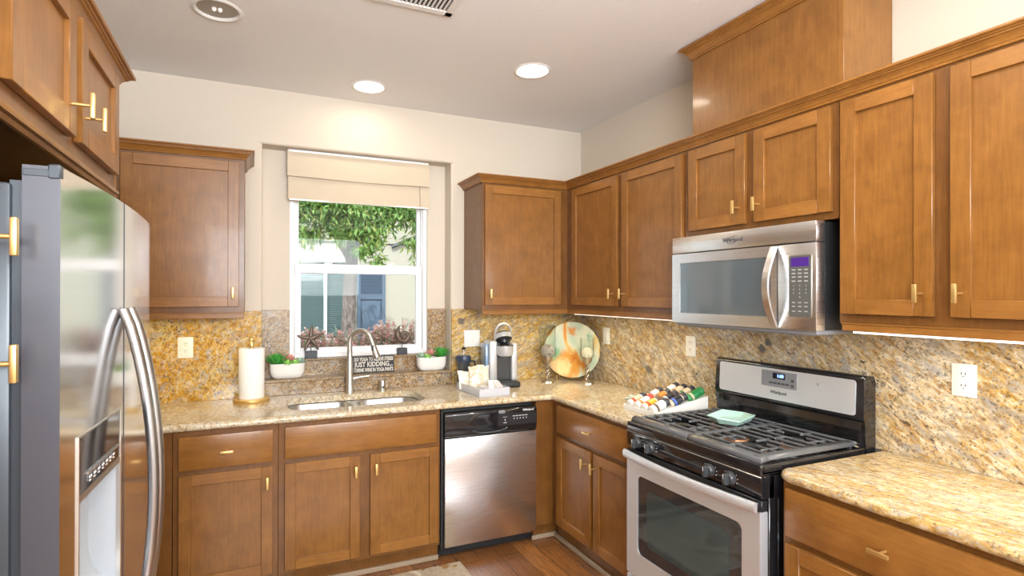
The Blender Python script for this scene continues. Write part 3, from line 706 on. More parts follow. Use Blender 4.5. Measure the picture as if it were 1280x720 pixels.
# ------------------------------------------------------------------ range
def gas_range():
    W = 0.757; t = thing('gas_range', 'freestanding black and stainless gas range with four front knobs', 'range', (0, -1.4405, 0), RIGHT)
    x0, x1 = 0.001, W-0.001
    b = MB(); b.box(x0, x1, -0.645, -0.030, 0.035, 0.895, 0.003); b.box(x0+0.02, x1-0.02, -0.60, -0.06, 0, 0.035)
    b.box(x1-0.0005, x1+0.0015, -0.60, -0.06, 0.10, 0.80, 0.001); b.build('body', BLACKG, t)
    # cooktop pan with raised rim
    b = MB(); zt = 0.929
    b.box(x0, x1, -0.684, -0.110, 0.884, 0.905, 0.004, seg=2)
    b.box(x0, x1, -0.687, -0.662, 0.888, 0.930, 0.008, seg=3); b.box(x0, x0+0.022, -0.68, -0.10, 0.89, zt, 0.006, seg=2); b.box(x1-0.022, x1, -0.68, -0.10, 0.89, zt, 0.006, seg=2)
    b.build('cooktop', BLACKG, t)
    copper = mat('burner_copper', (0.55, 0.28, 0.16), 0.35, 0.9)
    for bx, by, r in ((0.19, -0.52, 0.040), (0.19, -0.26, 0.034), (0.57, -0.52, 0.044), (0.57, -0.26, 0.034), (0.38, -0.39, 0.030)):
        b = MB(); b.lathe([(r+0.028, 0.9055), (r+0.026, 0.910), (r+0.004, 0.913)], (bx, by, 0), 24, mi=1, caps=False)
        b.lathe([(r+0.006, 0.906), (r+0.006, 0.922), (r-0.004, 0.926), (r-0.006, 0.930), (r, 0.931), (r, 0.935), (r-0.006, 0.938), (0, 0.939)], (bx, by, 0), 24)
        b.build('burner', [BLACKP, copper], t)
    # two cast iron grates
    for gx0, gx1, outer in ((0.014, 0.3755, 0), (0.3815, 0.743, 1)):
        b = MB(); z0, z1 = 0.941, 0.950; y0, y1 = -0.662, -0.128
        fl = lambda *a: b.box(*a, 0.004, seg=2)
        b.prism([(-0.672, 0.928), (-0.668, 0.944), (-0.655, 0.953), (-0.632, 0.953), (-0.628, 0.934)], 'x', gx0, gx1, bev=0.002)
        fl(gx0, gx1, y1-0.016, y1, z0, z1+0.003)
        if outer: b.prism([(gx1-0.040, 0.934), (gx1-0.038, 0.953), (gx1-0.010, 0.952), (gx1, 0.936)], 'y', y0, y1, bev=0.002); fl(gx0, gx0+0.011, y0, y1, z0, z1)
        else: b.prism([(gx0, 0.936), (gx0+0.010, 0.950), (gx0+0.016, 0.950), (gx0+0.018, 0.934)], 'y', y0, y1, bev=0.002); fl(gx1-0.011, gx1, y0, y1, z0, z1)
        cx = (gx0+gx1)/2; n = 9
        for k in range(1, n):
            y = y0+0.01+(y1-y0-0.02)*k/n
            near = min(abs(y+0.52), abs(y+0.26)) < 0.045
            if near: fl(gx0+0.008, cx-0.050, y-0.0035, y+0.0035, z0, z1+0.002); fl(cx+0.050, gx1-0.008, y-0.0035, y+0.0035, z0, z1+0.002)
            else: fl(gx0+0.008, gx1-0.008, y-0.0035, y+0.0035, z0, z1+0.002)
        for by in (-0.52, -0.26):
            fl(cx-0.005, cx+0.005, by-0.115, by-0.040, z0, z1+0.002); fl(cx-0.005, cx+0.005, by+0.040, by+0.115, z0, z1+0.002)
            for sx in (-1, 1):
                fl(cx+sx*0.10-0.005, cx+sx*0.10+0.005, by-0.055, by+0.055, z0, z1)
        for fx in (gx0+0.02, gx1-0.02):
            for fyy in (y0+0.02, y1-0.02): b.box(fx-0.006, fx+0.006, fyy-0.006, fyy+0.006, 0.905, z0)
        b.build('grate', IRON, t, ang=50)
    # knob panel
    b = MB(); b.prism([(-0.684, 0.886), (-0.688, 0.880), (-0.680, 0.808), (-0.66, 0.804), (-0.62, 0.804), (-0.62, 0.886)], 'x', x0, x1, bev=0.0015); p = b.build('control_panel', BLACKG, t)
    b = MB(); b.box(x0, x1, -0.6885, -0.684, 0.8835, 0.8865, 0.001); b.build('trim_line', CHROME, p)
    for kx in (0.088, 0.178, 0.522, 0.622):
        b = MB(); m = Matrix.Translation((kx, -0.686, 0.845)) @ Matrix.Rotation(math.radians(96), 4, 'X')
        b.lathe([(0.026, 0), (0.026, 0.004), (0.0215, 0.006), (0.0205, 0.016), (0.019, 0.018)], seg=24, m=m)
        b.box(-0.0085, 0.0085, -0.022, 0.022, 0.016, 0.038, 0.004, seg=2, m=m)
        k = b.build('knob', mat('knob_black_%d' % int(kx*1000), (0.05, 0.055, 0.06), 0.22, coat=0.3), p)
        b = MB(); b.box(-0.001, 0.001, 0.004, 0.021, 0.0382, 0.0388, m=m); b.build('pointer', MARK, k)
        b = MB()
        for a in range(-4, 5):
            an = a*0.5+PI/2; b.box(kx+0.031*math.cos(an)-0.001, kx+0.031*math.cos(an)+0.001, -0.6868, -0.680, 0.845+0.031*math.sin(an)-0.001, 0.845+0.031*math.sin(an)+0.001)
        b.build('dial_marks', MARK, k)
    # oven door
    zt, zb = 0.797, 0.205; wx0, wx1, wz0, wz1 = 0.083, 0.674, 0.318, 0.690
    b = MB(); yf = -0.688
    out = rrect(x0+0.004, x1-0.004, zb, zt-0.040, 0.006, 3); win = rrect(wx0, wx1, wz0, wz1, 0.028, 6)
    loops = []
    for pts in (out, win):
        vs = [b.bm.verts.new((x, yf, z)) for x, z in pts]; loops += [b.bm.edges.new((vs[i], vs[(i+1) % len(vs)])) for i in range(len(vs))]
    bmesh.ops.triangle_fill(b.bm, use_beauty=True, edges=loops, normal=(0, -1, 0))
    b.grid([[(x, yf, z) for x, z in out], [(x, -0.648, z) for x, z in out]], cu=True)
    b.grid([[(x, yf, z) for x, z in win], [(x, yf+0.006, z) for x, z in win]], cu=True)
    bmesh.ops.remove_doubles(b.bm, verts=b.bm.verts, dist=1e-6)
    d = b.build('oven_door', STEEL_H, t, ang=30)
    b = MB(); b.box(x0+0.004, x1-0.004, -0.678, -0.648, zt-0.040, zt, 0.003); b.build('door_top', BLACKP, d)
    b = MB()
    for k in range(44):
        x = 0.16+k*0.0098
        if k % 11 != 10: b.box(x, x+0.0045, -0.6795, -0.6785, zt-0.030, zt-0.010)
    b.build('vent_slots', DARKHOLE, d)
    b = MB(); b.prism([(x, z) for x, z in rrect(wx0-0.003, wx1+0.003, wz0-0.003, wz1+0.003, 0.029, 6)], 'y', yf+0.004, -0.646); b.build('window_glass', GLASSB, d)
    # inner lit frame behind the glass reads as a paler rectangle
    b = MB(); pr = rrect(wx0+0.060, wx1-0.060, wz0+0.055, wz1-0.055, 0.02, 4); b.prism(pr, 'y', yf+0.0030, yf+0.0045); b.build('window_screen', mat('oven_inner_window', (0.035, 0.055, 0.060), 0.05, coat=0.4), d)
    # bowed handle
    b = MB(); n = 20; rows = []
    for k in range(n+1):
        u = k/n; x = x0+0.006+(x1-x0-0.012)*u; bow = 0.030*math.sin(PI*u)
        yy = yf-0.022-bow; zc = 0.778
        rows.append([(x, yy+0.012, zc+0.018), (x, yy+0.002, zc+0.019), (x, yy-0.005, zc+0.012), (x, yy-0.006, zc-0.010), (x, yy-0.001, zc-0.018), (x, yy+0.012, zc-0.018)])
    vs = b.grid(rows, cu=True); b.cap(vs[0]); b.cap(vs[-1])
    for xa in (x0+0.006, x1-0.034): b.box(xa, xa+0.028, yf-0.012, -0.676, 0.760, 0.796, 0.002, mi=1)
    b.build('handle', [STEEL_H, BLACKP], d, ang=50)
    b = MB(); b.box(x0+0.004, x1-0.004, yf, -0.64, 0.050, 0.196, 0.005, seg=2); dr = b.build('drawer', STEEL_H, t)
    # back guard
    b = MB(); b.prism([(-0.112, 1.036), (-0.112, 1.046), (-0.106, 1.205), (-0.096, 1.216), (-0.040, 1.212), (-0.032, 1.19), (-0.032, 0.90), (-0.10, 0.90), (-0.10, 1.03)], 'x', x0, x1, bev=0.004); g = b.build('backguard', BLACKG, t)
    b = MB(); b.prism([(-0.16, 0.915), (-0.118, 0.926), (-0.108, 0.95), (-0.100, 1.030), (-0.09, 1.03), (-0.09, 0.915)], 'x', x0+0.015, x1-0.015, bev=0.001)
    for k in range(9): b.box(x0+0.02, x1-0.02, -0.117+k*0.0009, -0.105+k*0.0009, 0.948+k*0.0055, 0.9505+k*0.0055)
    b.build('riser', BLACKG, t)
    tilt = lambda x, z: Matrix.Translation((x, -0.112+0.006*(z-1.046)/0.159, z)) @ Matrix.Rotation(PI/2-0.038, 4, 'X')
    b = MB(); m = tilt(W/2, 1.123); pl = rrect(-0.346, 0.346, -0.072, 0.072, 0.012, 4)
    A = [b.bm.verts.new(m @ Vector((x, y, 0.0))) for x, y in pl]; B = [b.bm.verts.new(m @ Vector((x, y, 0.004))) for x, y in pl]
    b.cap(B); [b.bm.faces.new((A[i], A[(i+1) % len(A)], B[(i+1) % len(A)], B[i])) for i in range(len(A))]
    sp = b.build('steel_panel', STEEL_H, g, ang=60)
    b = MB(); m2 = tilt(0.376, 1.147)
    b.box(-0.092, 0.092, -0.036, 0.038, 0.003, 0.0055, 0.002, m=m2); b.build('clock_plate', GREYM, g)
    b = MB(); b.box(-0.030, 0.034, 0.003, 0.030, 0.0055, 0.0065, m=m2); b.box(-0.030, 0.034, 0.003, 0.030, 0.0055, 0.0062, m=m2); b.build('display', mat('clock_screen', (0.004, 0.010, 0.028), 0.1), g)
    b = MB(); b.text('1:08', m2 @ Matrix.Translation((0.010, 0.0165, 0.0075)), 0.020, bold=0.0006); b.build('clock_digits', mat('blue_digits', (0.3, 0.5, 1.0), 0.4, emit=(0.25, 0.45, 1.0), estr=2.2), g)
    b = MB()
    for k in range(5): b.box(-0.048+k*0.021, -0.030+k*0.021, -0.022, -0.013, 0.0055, 0.0062, m=m2)
    b.box(0.064, 0.078, -0.004, 0.010, 0.0055, 0.0064, 0.0003, m=m2); b.box(0.064, 0.078, -0.027, -0.013, 0.0055, 0.0064, 0.0003, m=m2)
    b.build('clock_buttons', MARKD, g)
    b = MB(); b.text('Whirlpool', tilt(0.376, 1.086) @ Matrix.Translation((0, 0, 0.0045)), 0.020, bold=0.0004); b.build('brand_lettering', MARKD, g)
    b = MB(); b.text('*', tilt(0.565, 1.150) @ Matrix.Translation((0, 0, 0.0045)), 0.02, bold=0.0006); b.build('mark', MARKD, g)
gas_range()

# ------------------------------------------------------------------ microwave
def microwave():
    W = 0.764; t = thing('microwave', 'stainless over-the-range microwave with bowed handle and dark window', 'microwave', (0, -1.4415, 0), RIGHT)
    z0, z1 = 1.404, 1.826; yf = -0.405; x0, x1 = 0.001, W-0.001
    b = MB(); b.box(x0+0.004, x1-0.004, -0.352, -0.022, z0+0.004, z1-0.002, 0.002); b.build('body', BLACKP, t)
    b = MB(); b.box(x0, x1, yf, -0.354, 1.747, z1, 0.004, seg=2); v = b.build('top_grille', STEEL, t)
    b = MB(); m = Matrix.Translation((0.375, yf-0.0003, 1.786)) @ Matrix.Rotation(PI/2, 4, 'X'); b.text('Whirlpool', m, 0.026, bold=0.0007, depth=0.0008)
    b.tube([(0.375+0.030*math.cos(a), yf-0.0006, 1.786+0.015*math.sin(a)+0.006*math.cos(a)) for a in [0.6+5.0*k/16 for k in range(17)]], 0.0011, 6); b.build('emblem', MARKD, v)
    # door with window, right strip with keypad
    dx1 = 0.596; wx0, wx1, wz0, wz1 = 0.053, 0.566, 1.452, 1.698
    b = MB(); out = rrect(x0, dx1, z0, 1.743, 0.005, 3); win = rrect(wx0, wx1, wz0, wz1, 0.010, 4); loops = []
    for pts in (out, win):
        vs = [b.bm.verts.new((x, yf, z)) for x, z in pts]; loops += [b.bm.edges.new((vs[i], vs[(i+1) % len(vs)])) for i in range(len(vs))]
    bmesh.ops.triangle_fill(b.bm, use_beauty=True, edges=loops, normal=(0, -1, 0))
    b.grid([[(x, yf, z) for x, z in out], [(x, -0.354, z) for x, z in out]], cu=True); b.grid([[(x, yf, z) for x, z in win], [(x, yf+0.006, z) for x, z in win]], cu=True)
    bmesh.ops.remove_doubles(b.bm, verts=b.bm.verts, dist=1e-6)
    d = b.build('door', STEEL, t, ang=30)
    b = MB(); b.prism(rrect(wx0-0.002, wx1+0.002, wz0-0.002, wz1+0.002, 0.011, 4), 'y', yf+0.003, -0.356); b.build('window', GLASSM, d)
    b = MB(); b.box(dx1+0.004, x1, yf, -0.354, z0, 1.743, 0.004, seg=2); c = b.build('control_panel', STEEL, t)
    b = MB(); b.prism(rrect(0.650, 0.746, 1.453, 1.698, 0.007, 4), 'y', yf-0.0022, yf+0.004); b.build('keypad_rim', CHROME, c)
    b = MB(); b.prism(rrect(0.653, 0.743, 1.456, 1.695, 0.006, 4), 'y', yf-0.0030, yf+0.004); b.build('keypad', mat('keypad_grey', (0.10, 0.105, 0.10), 0.2, coat=0.3), c)
    b = MB(); b.box(0.660, 0.736, yf-0.0036, yf, 1.652, 1.689, 0.001); b.build('display', mat('violet_display', (0.05, 0.02, 0.14), 0.15, emit=(0.09, 0.02, 0.35), estr=0.35), c)
    b = MB()
    for r, z in enumerate((1.640, 1.626, 1.612, 1.596)):
        for k in range(3): b.box(0.664+k*0.026, 0.680+k*0.026, yf-0.0034, yf-0.002, z-0.0025, z+0.0025)
    for r in range(4):
        for k in range(3): b.text('%s' % ('123456789 0 '[r*3+k]), Matrix.Translation((0.672+k*0.026, yf-0.0034, 1.578-r*0.015)) @ Matrix.Rotation(PI/2, 4, 'X'), 0.010, depth=0.0003)
    for z in (1.512, 1.497, 1.478):
        for k in range(3): b.box(0.665+k*0.026, 0.679+k*0.026, yf-0.0034, yf-0.002, z-0.002, z+0.002)
    b.build('key_print', mat('dim_key_print', (0.36, 0.37, 0.37), 0.5), c)
    # bowed flat handle
    b = MB(); rows = []; n = 18
    for k in range(n+1):
        u = k/n; z = 1.410+(1.738-1.410)*u; bow = 0.052*math.sin(PI*u); x = 0.588
        yy = yf-0.004-bow
        rows.append([(x-0.016, yy, z), (x-0.014, yy-0.006, z), (x+0.014, yy-0.006, z), (x+0.016, yy, z), (x+0.013, yy+0.006, z), (x-0.013, yy+0.006, z)])
    vs = b.grid(rows, cu=True); b.cap(vs[0]); b.cap(vs[-1]); b.build('handle', STEEL, d, ang=50)
    b = MB(); b.box(x0+0.01, x1-0.01, -0.385, -0.03, z0-0.016, z0+0.002, 0.004); b.box(x0+0.05, x1-0.05, -0.36, -0.20, z0-0.022, z0-0.014, 0.003); b.build('underside_vent', GREYM, t)
microwave()

# ------------------------------------------------------------------ ceiling fittings
LENS = mat('lit_lens', (1, 1, 1), 0.5, emit=(1.0, 0.93, 0.80), estr=14)
RINGW = mat('fitting_white', (0.80, 0.79, 0.77), 0.4)
def can_light(x, y, lit, label, energy=0):
    t = thing('recessed_light', label, 'ceiling light', (x, y, H), group=None)
    b = MB(); b.lathe([(CAN_R-0.004, 0.012), (CAN_R-0.004, 0.0), (CAN_R+0.004, -0.006), (CAN_R+0.016, -0.004), (CAN_R+0.020, -0.0005)], seg=36, caps=False); b.build('trim_ring', RINGW, t)
    if lit:
        b = MB(); b.lathe([(CAN_R-0.006, 0.008), (CAN_R-0.02, 0.004), (0, 0.001)], seg=32); b.build('lens', LENS, t)
        lamp('downlight', 'AREA', (x, y, H-0.012), energy, (1.0, 0.86, 0.66), aim=(x, y, 0), size=0.15, parent=t)
    else:
        b = MB(); b.lathe([(CAN_R-0.004, 0.004), (CAN_R-0.010, 0.06), (CAN_R-0.020, 0.125), (0, 0.13)], seg=32); b.build('reflector', mat('can_reflector', (0.42, 0.38, 0.32), 0.35, 0.4), t)
        b = MB()
        for s in (-0.012, 0.012): b.tube([(s, -0.012, 0.11), (s, -0.012, 0.012), (s, 0.0, 0.000), (s, 0.012, 0.012), (s, 0.012, 0.11)], 0.0095, 10)
        b.lathe([(0.024, 0.095), (0.026, 0.128)], seg=16); b.build('bulb', mat('cfl_tube', (0.85, 0.85, 0.83), 0.3), t)
can_light(*LIGHTS[0], False, 'unlit round ceiling light with a bare twin-tube bulb, above refrigerator')
can_light(*LIGHTS[1], True, 'lit round ceiling light nearest the window wall', 1.3)
can_light(*LIGHTS[2], True, 'lit round ceiling light nearer the duct box over microwave', 2.6)
can_light(*LIGHTS[3], True, 'unseen lit round ceiling light above the middle of kitchen floor', 9)  # assumed lamp, out of view
can_light(*LIGHTS[4], True, 'added unseen round ceiling light over the floor before the right counter', 10)  # added out of view to brighten the right cabinets and counter
t = thing('ceiling_vent', 'white metal ceiling air vent with dark slots at top edge', 'vent', (-1.74, -1.455, H))
b = MB()
for a in ((-0.20, 0.20, -0.18, -0.145), (-0.20, 0.20, 0.145, 0.18), (-0.20, -0.165, -0.18, 0.18), (0.165, 0.20, -0.18, 0.18)): b.box(*a, -0.009, -0.0005, 0.002)
b.build('frame', RINGW, t)
b = MB(); b.box(-0.165, 0.165, -0.145, 0.145, -0.0012, -0.0004); b.build('duct_opening', DARKHOLE, t)
b = MB()
for k in range(17): b.box(-0.155+k*0.019, -0.1465+k*0.019, -0.145, 0.145, -0.007, -0.002)
b.build('louvers', RINGW, t)
STRIP = mat('lit_strip', (1, 1, 1), 0.5, emit=(1.0, 0.93, 0.80), estr=1.6)
def strip(label, loc, rot, L, energy, col=(1.0, 0.80, 0.50), drop=0.044):
    t = thing('under_cabinet_light', label, 'under-cabinet light', loc, rot)
    b = MB(); b.box(-L/2, L/2, -0.012, 0.012, -drop+0.012, 0, 0.002); b.build('housing', WHITEV, t)
    b = MB(); b.box(-L/2+0.004, L/2-0.004, -0.0125, 0.010, -drop, -drop+0.0125, 0.001); b.build('diffuser', STRIP, t)
    l = lamp('strip_glow', 'AREA', (0, 0, -drop-0.003), energy, col, size=L-0.04, size_y=0.02); l.parent = t
strip('thin lit strip light under the two door cabinet right of range', (-0.288, -2.58, UB), RIGHT, 0.62, 2.2, (1.0, 0.90, 0.72), 0.041)
strip('thin lit strip light under the cabinet between corner and microwave', (-0.288, -0.86, UB), RIGHT, 0.98, 2.6, (1.0, 0.84, 0.52), 0.037)
strip('thin strip light hidden under the cabinet over coffee maker', (-0.62, -0.24, UB), 0, 0.5, 0.7, (1.0, 0.80, 0.46), 0.022)
strip('thin strip light hidden under the cabinet left of window', (-2.80, -0.24, UB), 0, 0.7, 1.2, (1.0, 0.80, 0.42), 0.022)

# ------------------------------------------------------------------ plates on the walls
def plate(label, loc, rot, w, h, kind, m=WHITEP, nm='outlet', cat='outlet'):
    t = thing(nm, label, cat, loc, rot)
    b = MB(); b.box(-w/2, w/2, -0.006, 0, -h/2, h/2, 0.003, seg=2); b.build('cover_plate', m, t)
    if kind == 'outlet':
        for s in (-1, 1):
            b = MB(); b.prism([(x, z+s*0.021) for x, z in rrect(-0.017, 0.017, -0.014, 0.014, 0.010, 5)], 'y', -0.0085, -0.005, 0)
            for sx in (-0.006, 0.006): b.box(sx-0.0011, sx+0.0011, -0.0092, -0.008, s*0.021-0.001, s*0.021+0.008, mi=1)
            b.cyl((0, -0.0092, s*0.021-0.007), (0, -0.008, s*0.021-0.007), 0.0022, seg=8, mi=1); b.build('socket', [m, DARKHOLE], t)
    else:
        for k in range(kind):
            x = (k-(kind-1)/2)*0.046
            b = MB(); b.box(x-0.017, x+0.017, -0.008, -0.005, -0.033, 0.033, 0.001); b.prism([(-0.0075, 0.030), (-0.0115, 0.0), (-0.0075, -0.030), (-0.006, -0.030), (-0.006, 0.030)], 'x', x-0.0145, x+0.0145); b.build('rocker', m, t)
plate('almond duplex outlet on the yellow splash left of paper towels', (-2.714, -SPLASH-0.0005, 1.230), 0, 0.080, 0.122, 'outlet', IVORY)
plate('white double rocker switch plate left of the coffee maker', (-0.925, -SPLASH-0.0005, 1.229), 0, 0.118, 0.118, 2, WHITEP, 'light_switch', 'switch')
plate('white single switch plate on right-hand splash beside the glass plate', (-SPLASH-0.0005, -0.363, 1.246), RIGHT, 0.075, 0.118, 1, WHITEP, 'light_switch', 'switch')
plate('white outlet plate on the right-hand splash behind range, below microwave', (-SPLASH-0.0005, -1.175, 1.243), RIGHT, 0.075, 0.118, 'outlet')
plate('white duplex outlet on the right-hand splash right of the range', (-SPLASH-0.0005, -2.487, 1.237), RIGHT, 0.075, 0.118, 'outlet')

# ------------------------------------------------------------------ roman shade
def shade():
    t = thing('roman_shade', 'cream fabric roman shade folded up at the window top', 'shade', (-1.69, 0.06, 2.14))
    m = mat('cream_shade_cloth', (0.60, 0.51, 0.39), 0.9, spec=0.1); n = N(m); n.bump(n.noise(n.coords((1, 1, 1)), 400, 2), 0.1, 0.001)
    w = 0.468
    def fold(nm, z0, z1, y, belly, x0, x1):
        b = MB(); rows = []; NX = 28
        for i, u in enumerate([0, .12, .3, .5, .7, .88, 1]):
            z = z0+(z1-z0)*u; row = []
            for k in range(NX+1):
                v = k/NX; yy = y - belly*math.sin(PI*min(1, u*1.0)) * 0.6 - belly*(1-u)*0.9 + 0.0025*math.sin(9*v+z0*20)*(1-u) + 0.004*math.exp(-((v-0.05)/0.03)**2)*(1-u)
                row.append((x0+(x1-x0)*v, yy, z - 0.006*math.sin(PI*v)*(1-u)))
            rows.append(row)
        b.grid(rows)
        bk = [[(x, p[1]+0.010, p[2]) for x, p in ((q[0], q) for q in r)] for r in rows]
        b.grid(bk, flip=True)
        b.grid([rows[0], bk[0]]); b.grid([bk[-1], rows[-1]]); b.grid([[r[0] for r in rows], [r[0] for r in bk]]); b.grid([[r[-1] for r in bk], [r[-1] for r in rows]])
        bmesh.ops.remove_doubles(b.bm, verts=b.bm.verts, dist=1e-6)
        return b.build(nm, m, t, ang=60)
    fold('lower_fold', 0.008, 0.20, 0.006, 0.008, -w+0.006, w+0.004)
    fold('upper_fold', 0.152, 0.318, -0.006, 0.012, -w, w)
    b = MB(); b.box(-w+0.006, w-0.006, -0.008, 0.04, 0.30, 0.322, 0.002); b.build('head_rail', WHITEV, t)
    b = MB(); b.box(-w+0.012, w-0.004, 0.000, 0.012, 0.0, 0.010, 0.001); b.build('bottom_bar', WHITEV, t)
    b = MB(); b.tube([(0.40, -0.006, 0.16), (0.402, -0.0085, 0.09), (0.403, -0.009, 0.01)], 0.0012, 6); b.build('cord', MARKD, t)
shade()

# ------------------------------------------------------------------ things by the window
def planter(label, loc, order, rot=0):
    t = thing('planter', label, 'planter', loc, rot, )
    b = MB(); rows = []; n = 96
    def ring(sx, sy, z, flute):
        r = []
        for k in range(n):
            a = 2*PI*k/n; ca, sa = math.cos(a), math.sin(a); p = 3.2
            q = (abs(ca)**p+abs(sa)**p)**(-1/p); f = 1-flute*(0.5+0.5*math.cos(a*36))
            r.append((sx*q*ca*f, sy*q*sa*f, z))
        return r
    for sx, sy, z, f in ((0.072, 0.030, 0.0, 0), (0.082, 0.036, 0.003, 0.0), (0.098, 0.044, 0.022, 0.018), (0.104, 0.047, 0.045, 0.022), (0.106, 0.048, 0.088, 0.022), (0.1065, 0.0485, 0.093, 0.0), (0.103, 0.0455, 0.093, 0), (0.102, 0.0445, 0.080, 0), (0.05, 0.02, 0.080, 0)): rows.append(ring(sx, sy, z, f))
    vs = b.grid(rows, cu=True); b.cap(vs[0], 0, True); b.cap(vs[-1]); b.build('pot', CERAM, t, ang=50)
    b = MB(); b.grid([ring(0.1015, 0.044, 0.081, 0), ring(0.06, 0.025, 0.086, 0), ring(0.005, 0.004, 0.087, 0)], cu=True); b.build('soil', mat('dark_soil', (0.05, 0.035, 0.022), 0.9), t)
    def rosette(nm, c, R, nl, layers, col, up, wd, tip=None):
        m = MATS.get(nm) or mat(nm, col, 0.4, coat=0.1)
        b = MB()
        for L in range(layers):
            el = up+(1.45-up)*L/max(1, layers-1)*0.85; ln = R*(1-0.28*L/max(1, layers))
            k = max(3, nl-L)
            for i in range(k):
                a = 2*PI*(i+0.5*L)/k+L*0.7+random.uniform(-.15, .15); d = Vector((math.cos(a)*math.cos(el), math.sin(a)*math.cos(el), math.sin(el))); s = Vector((-math.sin(a), math.cos(a), 0)); u = d.cross(s)
                b.tube([Vector(c), Vector(c)+d*ln*0.35-u*0.004, Vector(c)+d*ln*0.7-u*0.003, Vector(c)+d*ln], [wd*0.55, wd, wd*0.8, 0.0006], 7, ry=[wd*0.35, wd*0.4, wd*0.3, 0.0005], up=u)
        b.build(nm.replace('_green', ''), m, t)
    for kind, x, y in order:
        c = (x, y, 0.082)
        if kind == 'aloe': rosette('spiky_succulent', c, 0.098, 13, 4, (0.06, 0.36, 0.05), 0.55, 0.0085)
        if kind == 'pink': rosette('pink_succulent', (x, y, 0.105), 0.058, 8, 3, (0.66, 0.30, 0.25), 0.35, 0.009)
        if kind == 'lime': rosette('lime_rosette', c, 0.046, 9, 3, (0.30, 0.62, 0.12), 0.30, 0.010)
        if kind == 'sage': rosette('sage_rosette', c, 0.056, 9, 3, (0.36, 0.52, 0.40), 0.5, 0.007)
planter('white ribbed planter with bright green succulents at left end of ledge', (-2.155, 0.048, 1.0125), [('aloe', -0.062, 0.0), ('pink', 0.014, 0.012), ('lime', 0.0, -0.018), ('lime', 0.045, -0.008), ('sage', 0.075, 0.01)])
planter('white ribbed planter with succulents at right end of the ledge', (-1.205, 0.046, 1.0125), [('sage', -0.070, 0.0), ('lime', -0.035, -0.016), ('pink', 0.0, -0.006), ('aloe', 0.066, 0.0)])
BRONZE = mat('dark_bronze', (0.13, 0.095, 0.075), 0.45, 0.5)
SLATE = mat('slate_block', (0.030, 0.036, 0.048), 0.4)
def starfish():
    t = thing('starfish_figurine', 'bronze starfish figurine on a dark block on window sill', 'figurine', (-2.005, 0.117, 1.122), 0.0)
    b = MB(); b.box(-0.038, 0.038, -0.021, 0.021, 0, 0.048, 0.003); b.build('base', SLATE, t)
    b = MB(); b.cyl((0, 0, 0.046), (0, 0, 0.115), 0.003, seg=8); b.build('rod', BRONZE, t)
    b = MB(); c = Vector((0.0, 0, 0.128))
    for k in range(5):
        a = PI/2+0.05+2*PI*k/5; L = 0.088; pts, rr = [], []
        for j in range(7):
            u = j/6; aa = a+0.14*math.sin(u*2.2+k)*(1 if k % 2 else -1)*u
            pts.append(c+Vector((math.cos(aa)*L*u, 0.004*math.sin(3*u+k), math.sin(aa)*L*u))); rr.append(0.0125*(1-u)**0.8+0.0045)
        b.tube(pts, rr, 10, ry=[0.55*r for r in rr], up=(0, 1, 0))
    b.ball(c, 0.0185, sc=(1, 0.5, 1)); b.build('starfish', BRONZE, t, ang=70)
starfish()
def nautilus():
    t = thing('shell_figurine', 'bronze nautilus shell figurine on a dark block on window sill', 'figurine', (-1.397, 0.117, 1.122), 0)
    b = MB(); b.box(-0.034, 0.034, -0.021, 0.021, 0, 0.046, 0.003); b.build('base', SLATE, t)
    b = MB(); b.cyl((0, 0, 0.044), (0, 0, 0.068), 0.003, seg=8); b.build('rod', BRONZE, t)
    b = MB(); pts, rr = [], []; n = 72; c = Vector((0.016, 0, 0.128)); TH = 4.6*PI
    for k in range(n+1):
        th = TH*k/n; r = 0.082*math.exp(-0.145*(TH-th)); a = 1.95+(TH-th)
        u = (TH-th)/0.9; t_ = r*0.345*(1+0.025*math.sin(k*2.1))*min(1, 0.10+0.90*u); q = r-t_
        pts.append(c+Vector((math.cos(a)*q, 0, math.sin(a)*q))); rr.append(t_)
    b.tube(pts, rr, 12, ry=[0.85*r for r in rr], up=(0, 1, 0)); b.build('shell', BRONZE, t, ang=70)
nautilus()
def sign():
    t = thing('wood_sign', 'small black box sign with cream yoga joke lettering behind faucet', 'sign', (-1.612, 0.078, 1.0125), 0)
    w, h = 0.148, 0.112
    b = MB(); b.box(-w, w, -0.012, 0.012, 0, h, 0.0015); b.build('board', mat('black_sign_wood', (0.028, 0.026, 0.032), 0.55), t)
    for nm, s, z, tall, target in (('top_line', 'DO YOGA TO RELIEVE STRESS', 0.091, 0.034, 0.264), ('middle_line', 'JUST KIDDING...', 0.056, 0.046, 0.264), ('bottom_line', 'I DRINK WINE IN YOGA PANTS', 0.019, 0.034, 0.264)):
        b = MB(); wd = b.text(s, Matrix.Identity(4), tall, bold=0.0011, depth=0.0006); k = target/max(wd, 1e-3)
        b.move(Matrix.Translation((0.008, -0.0126, z)) @ Matrix.Rotation(PI/2, 4, 'X') @ Matrix.Diagonal((k, 1, 1, 1))); b.build(nm, mat(nm+'_cream', (0.70, 0.66, 0.58), 0.6), t)
sign()

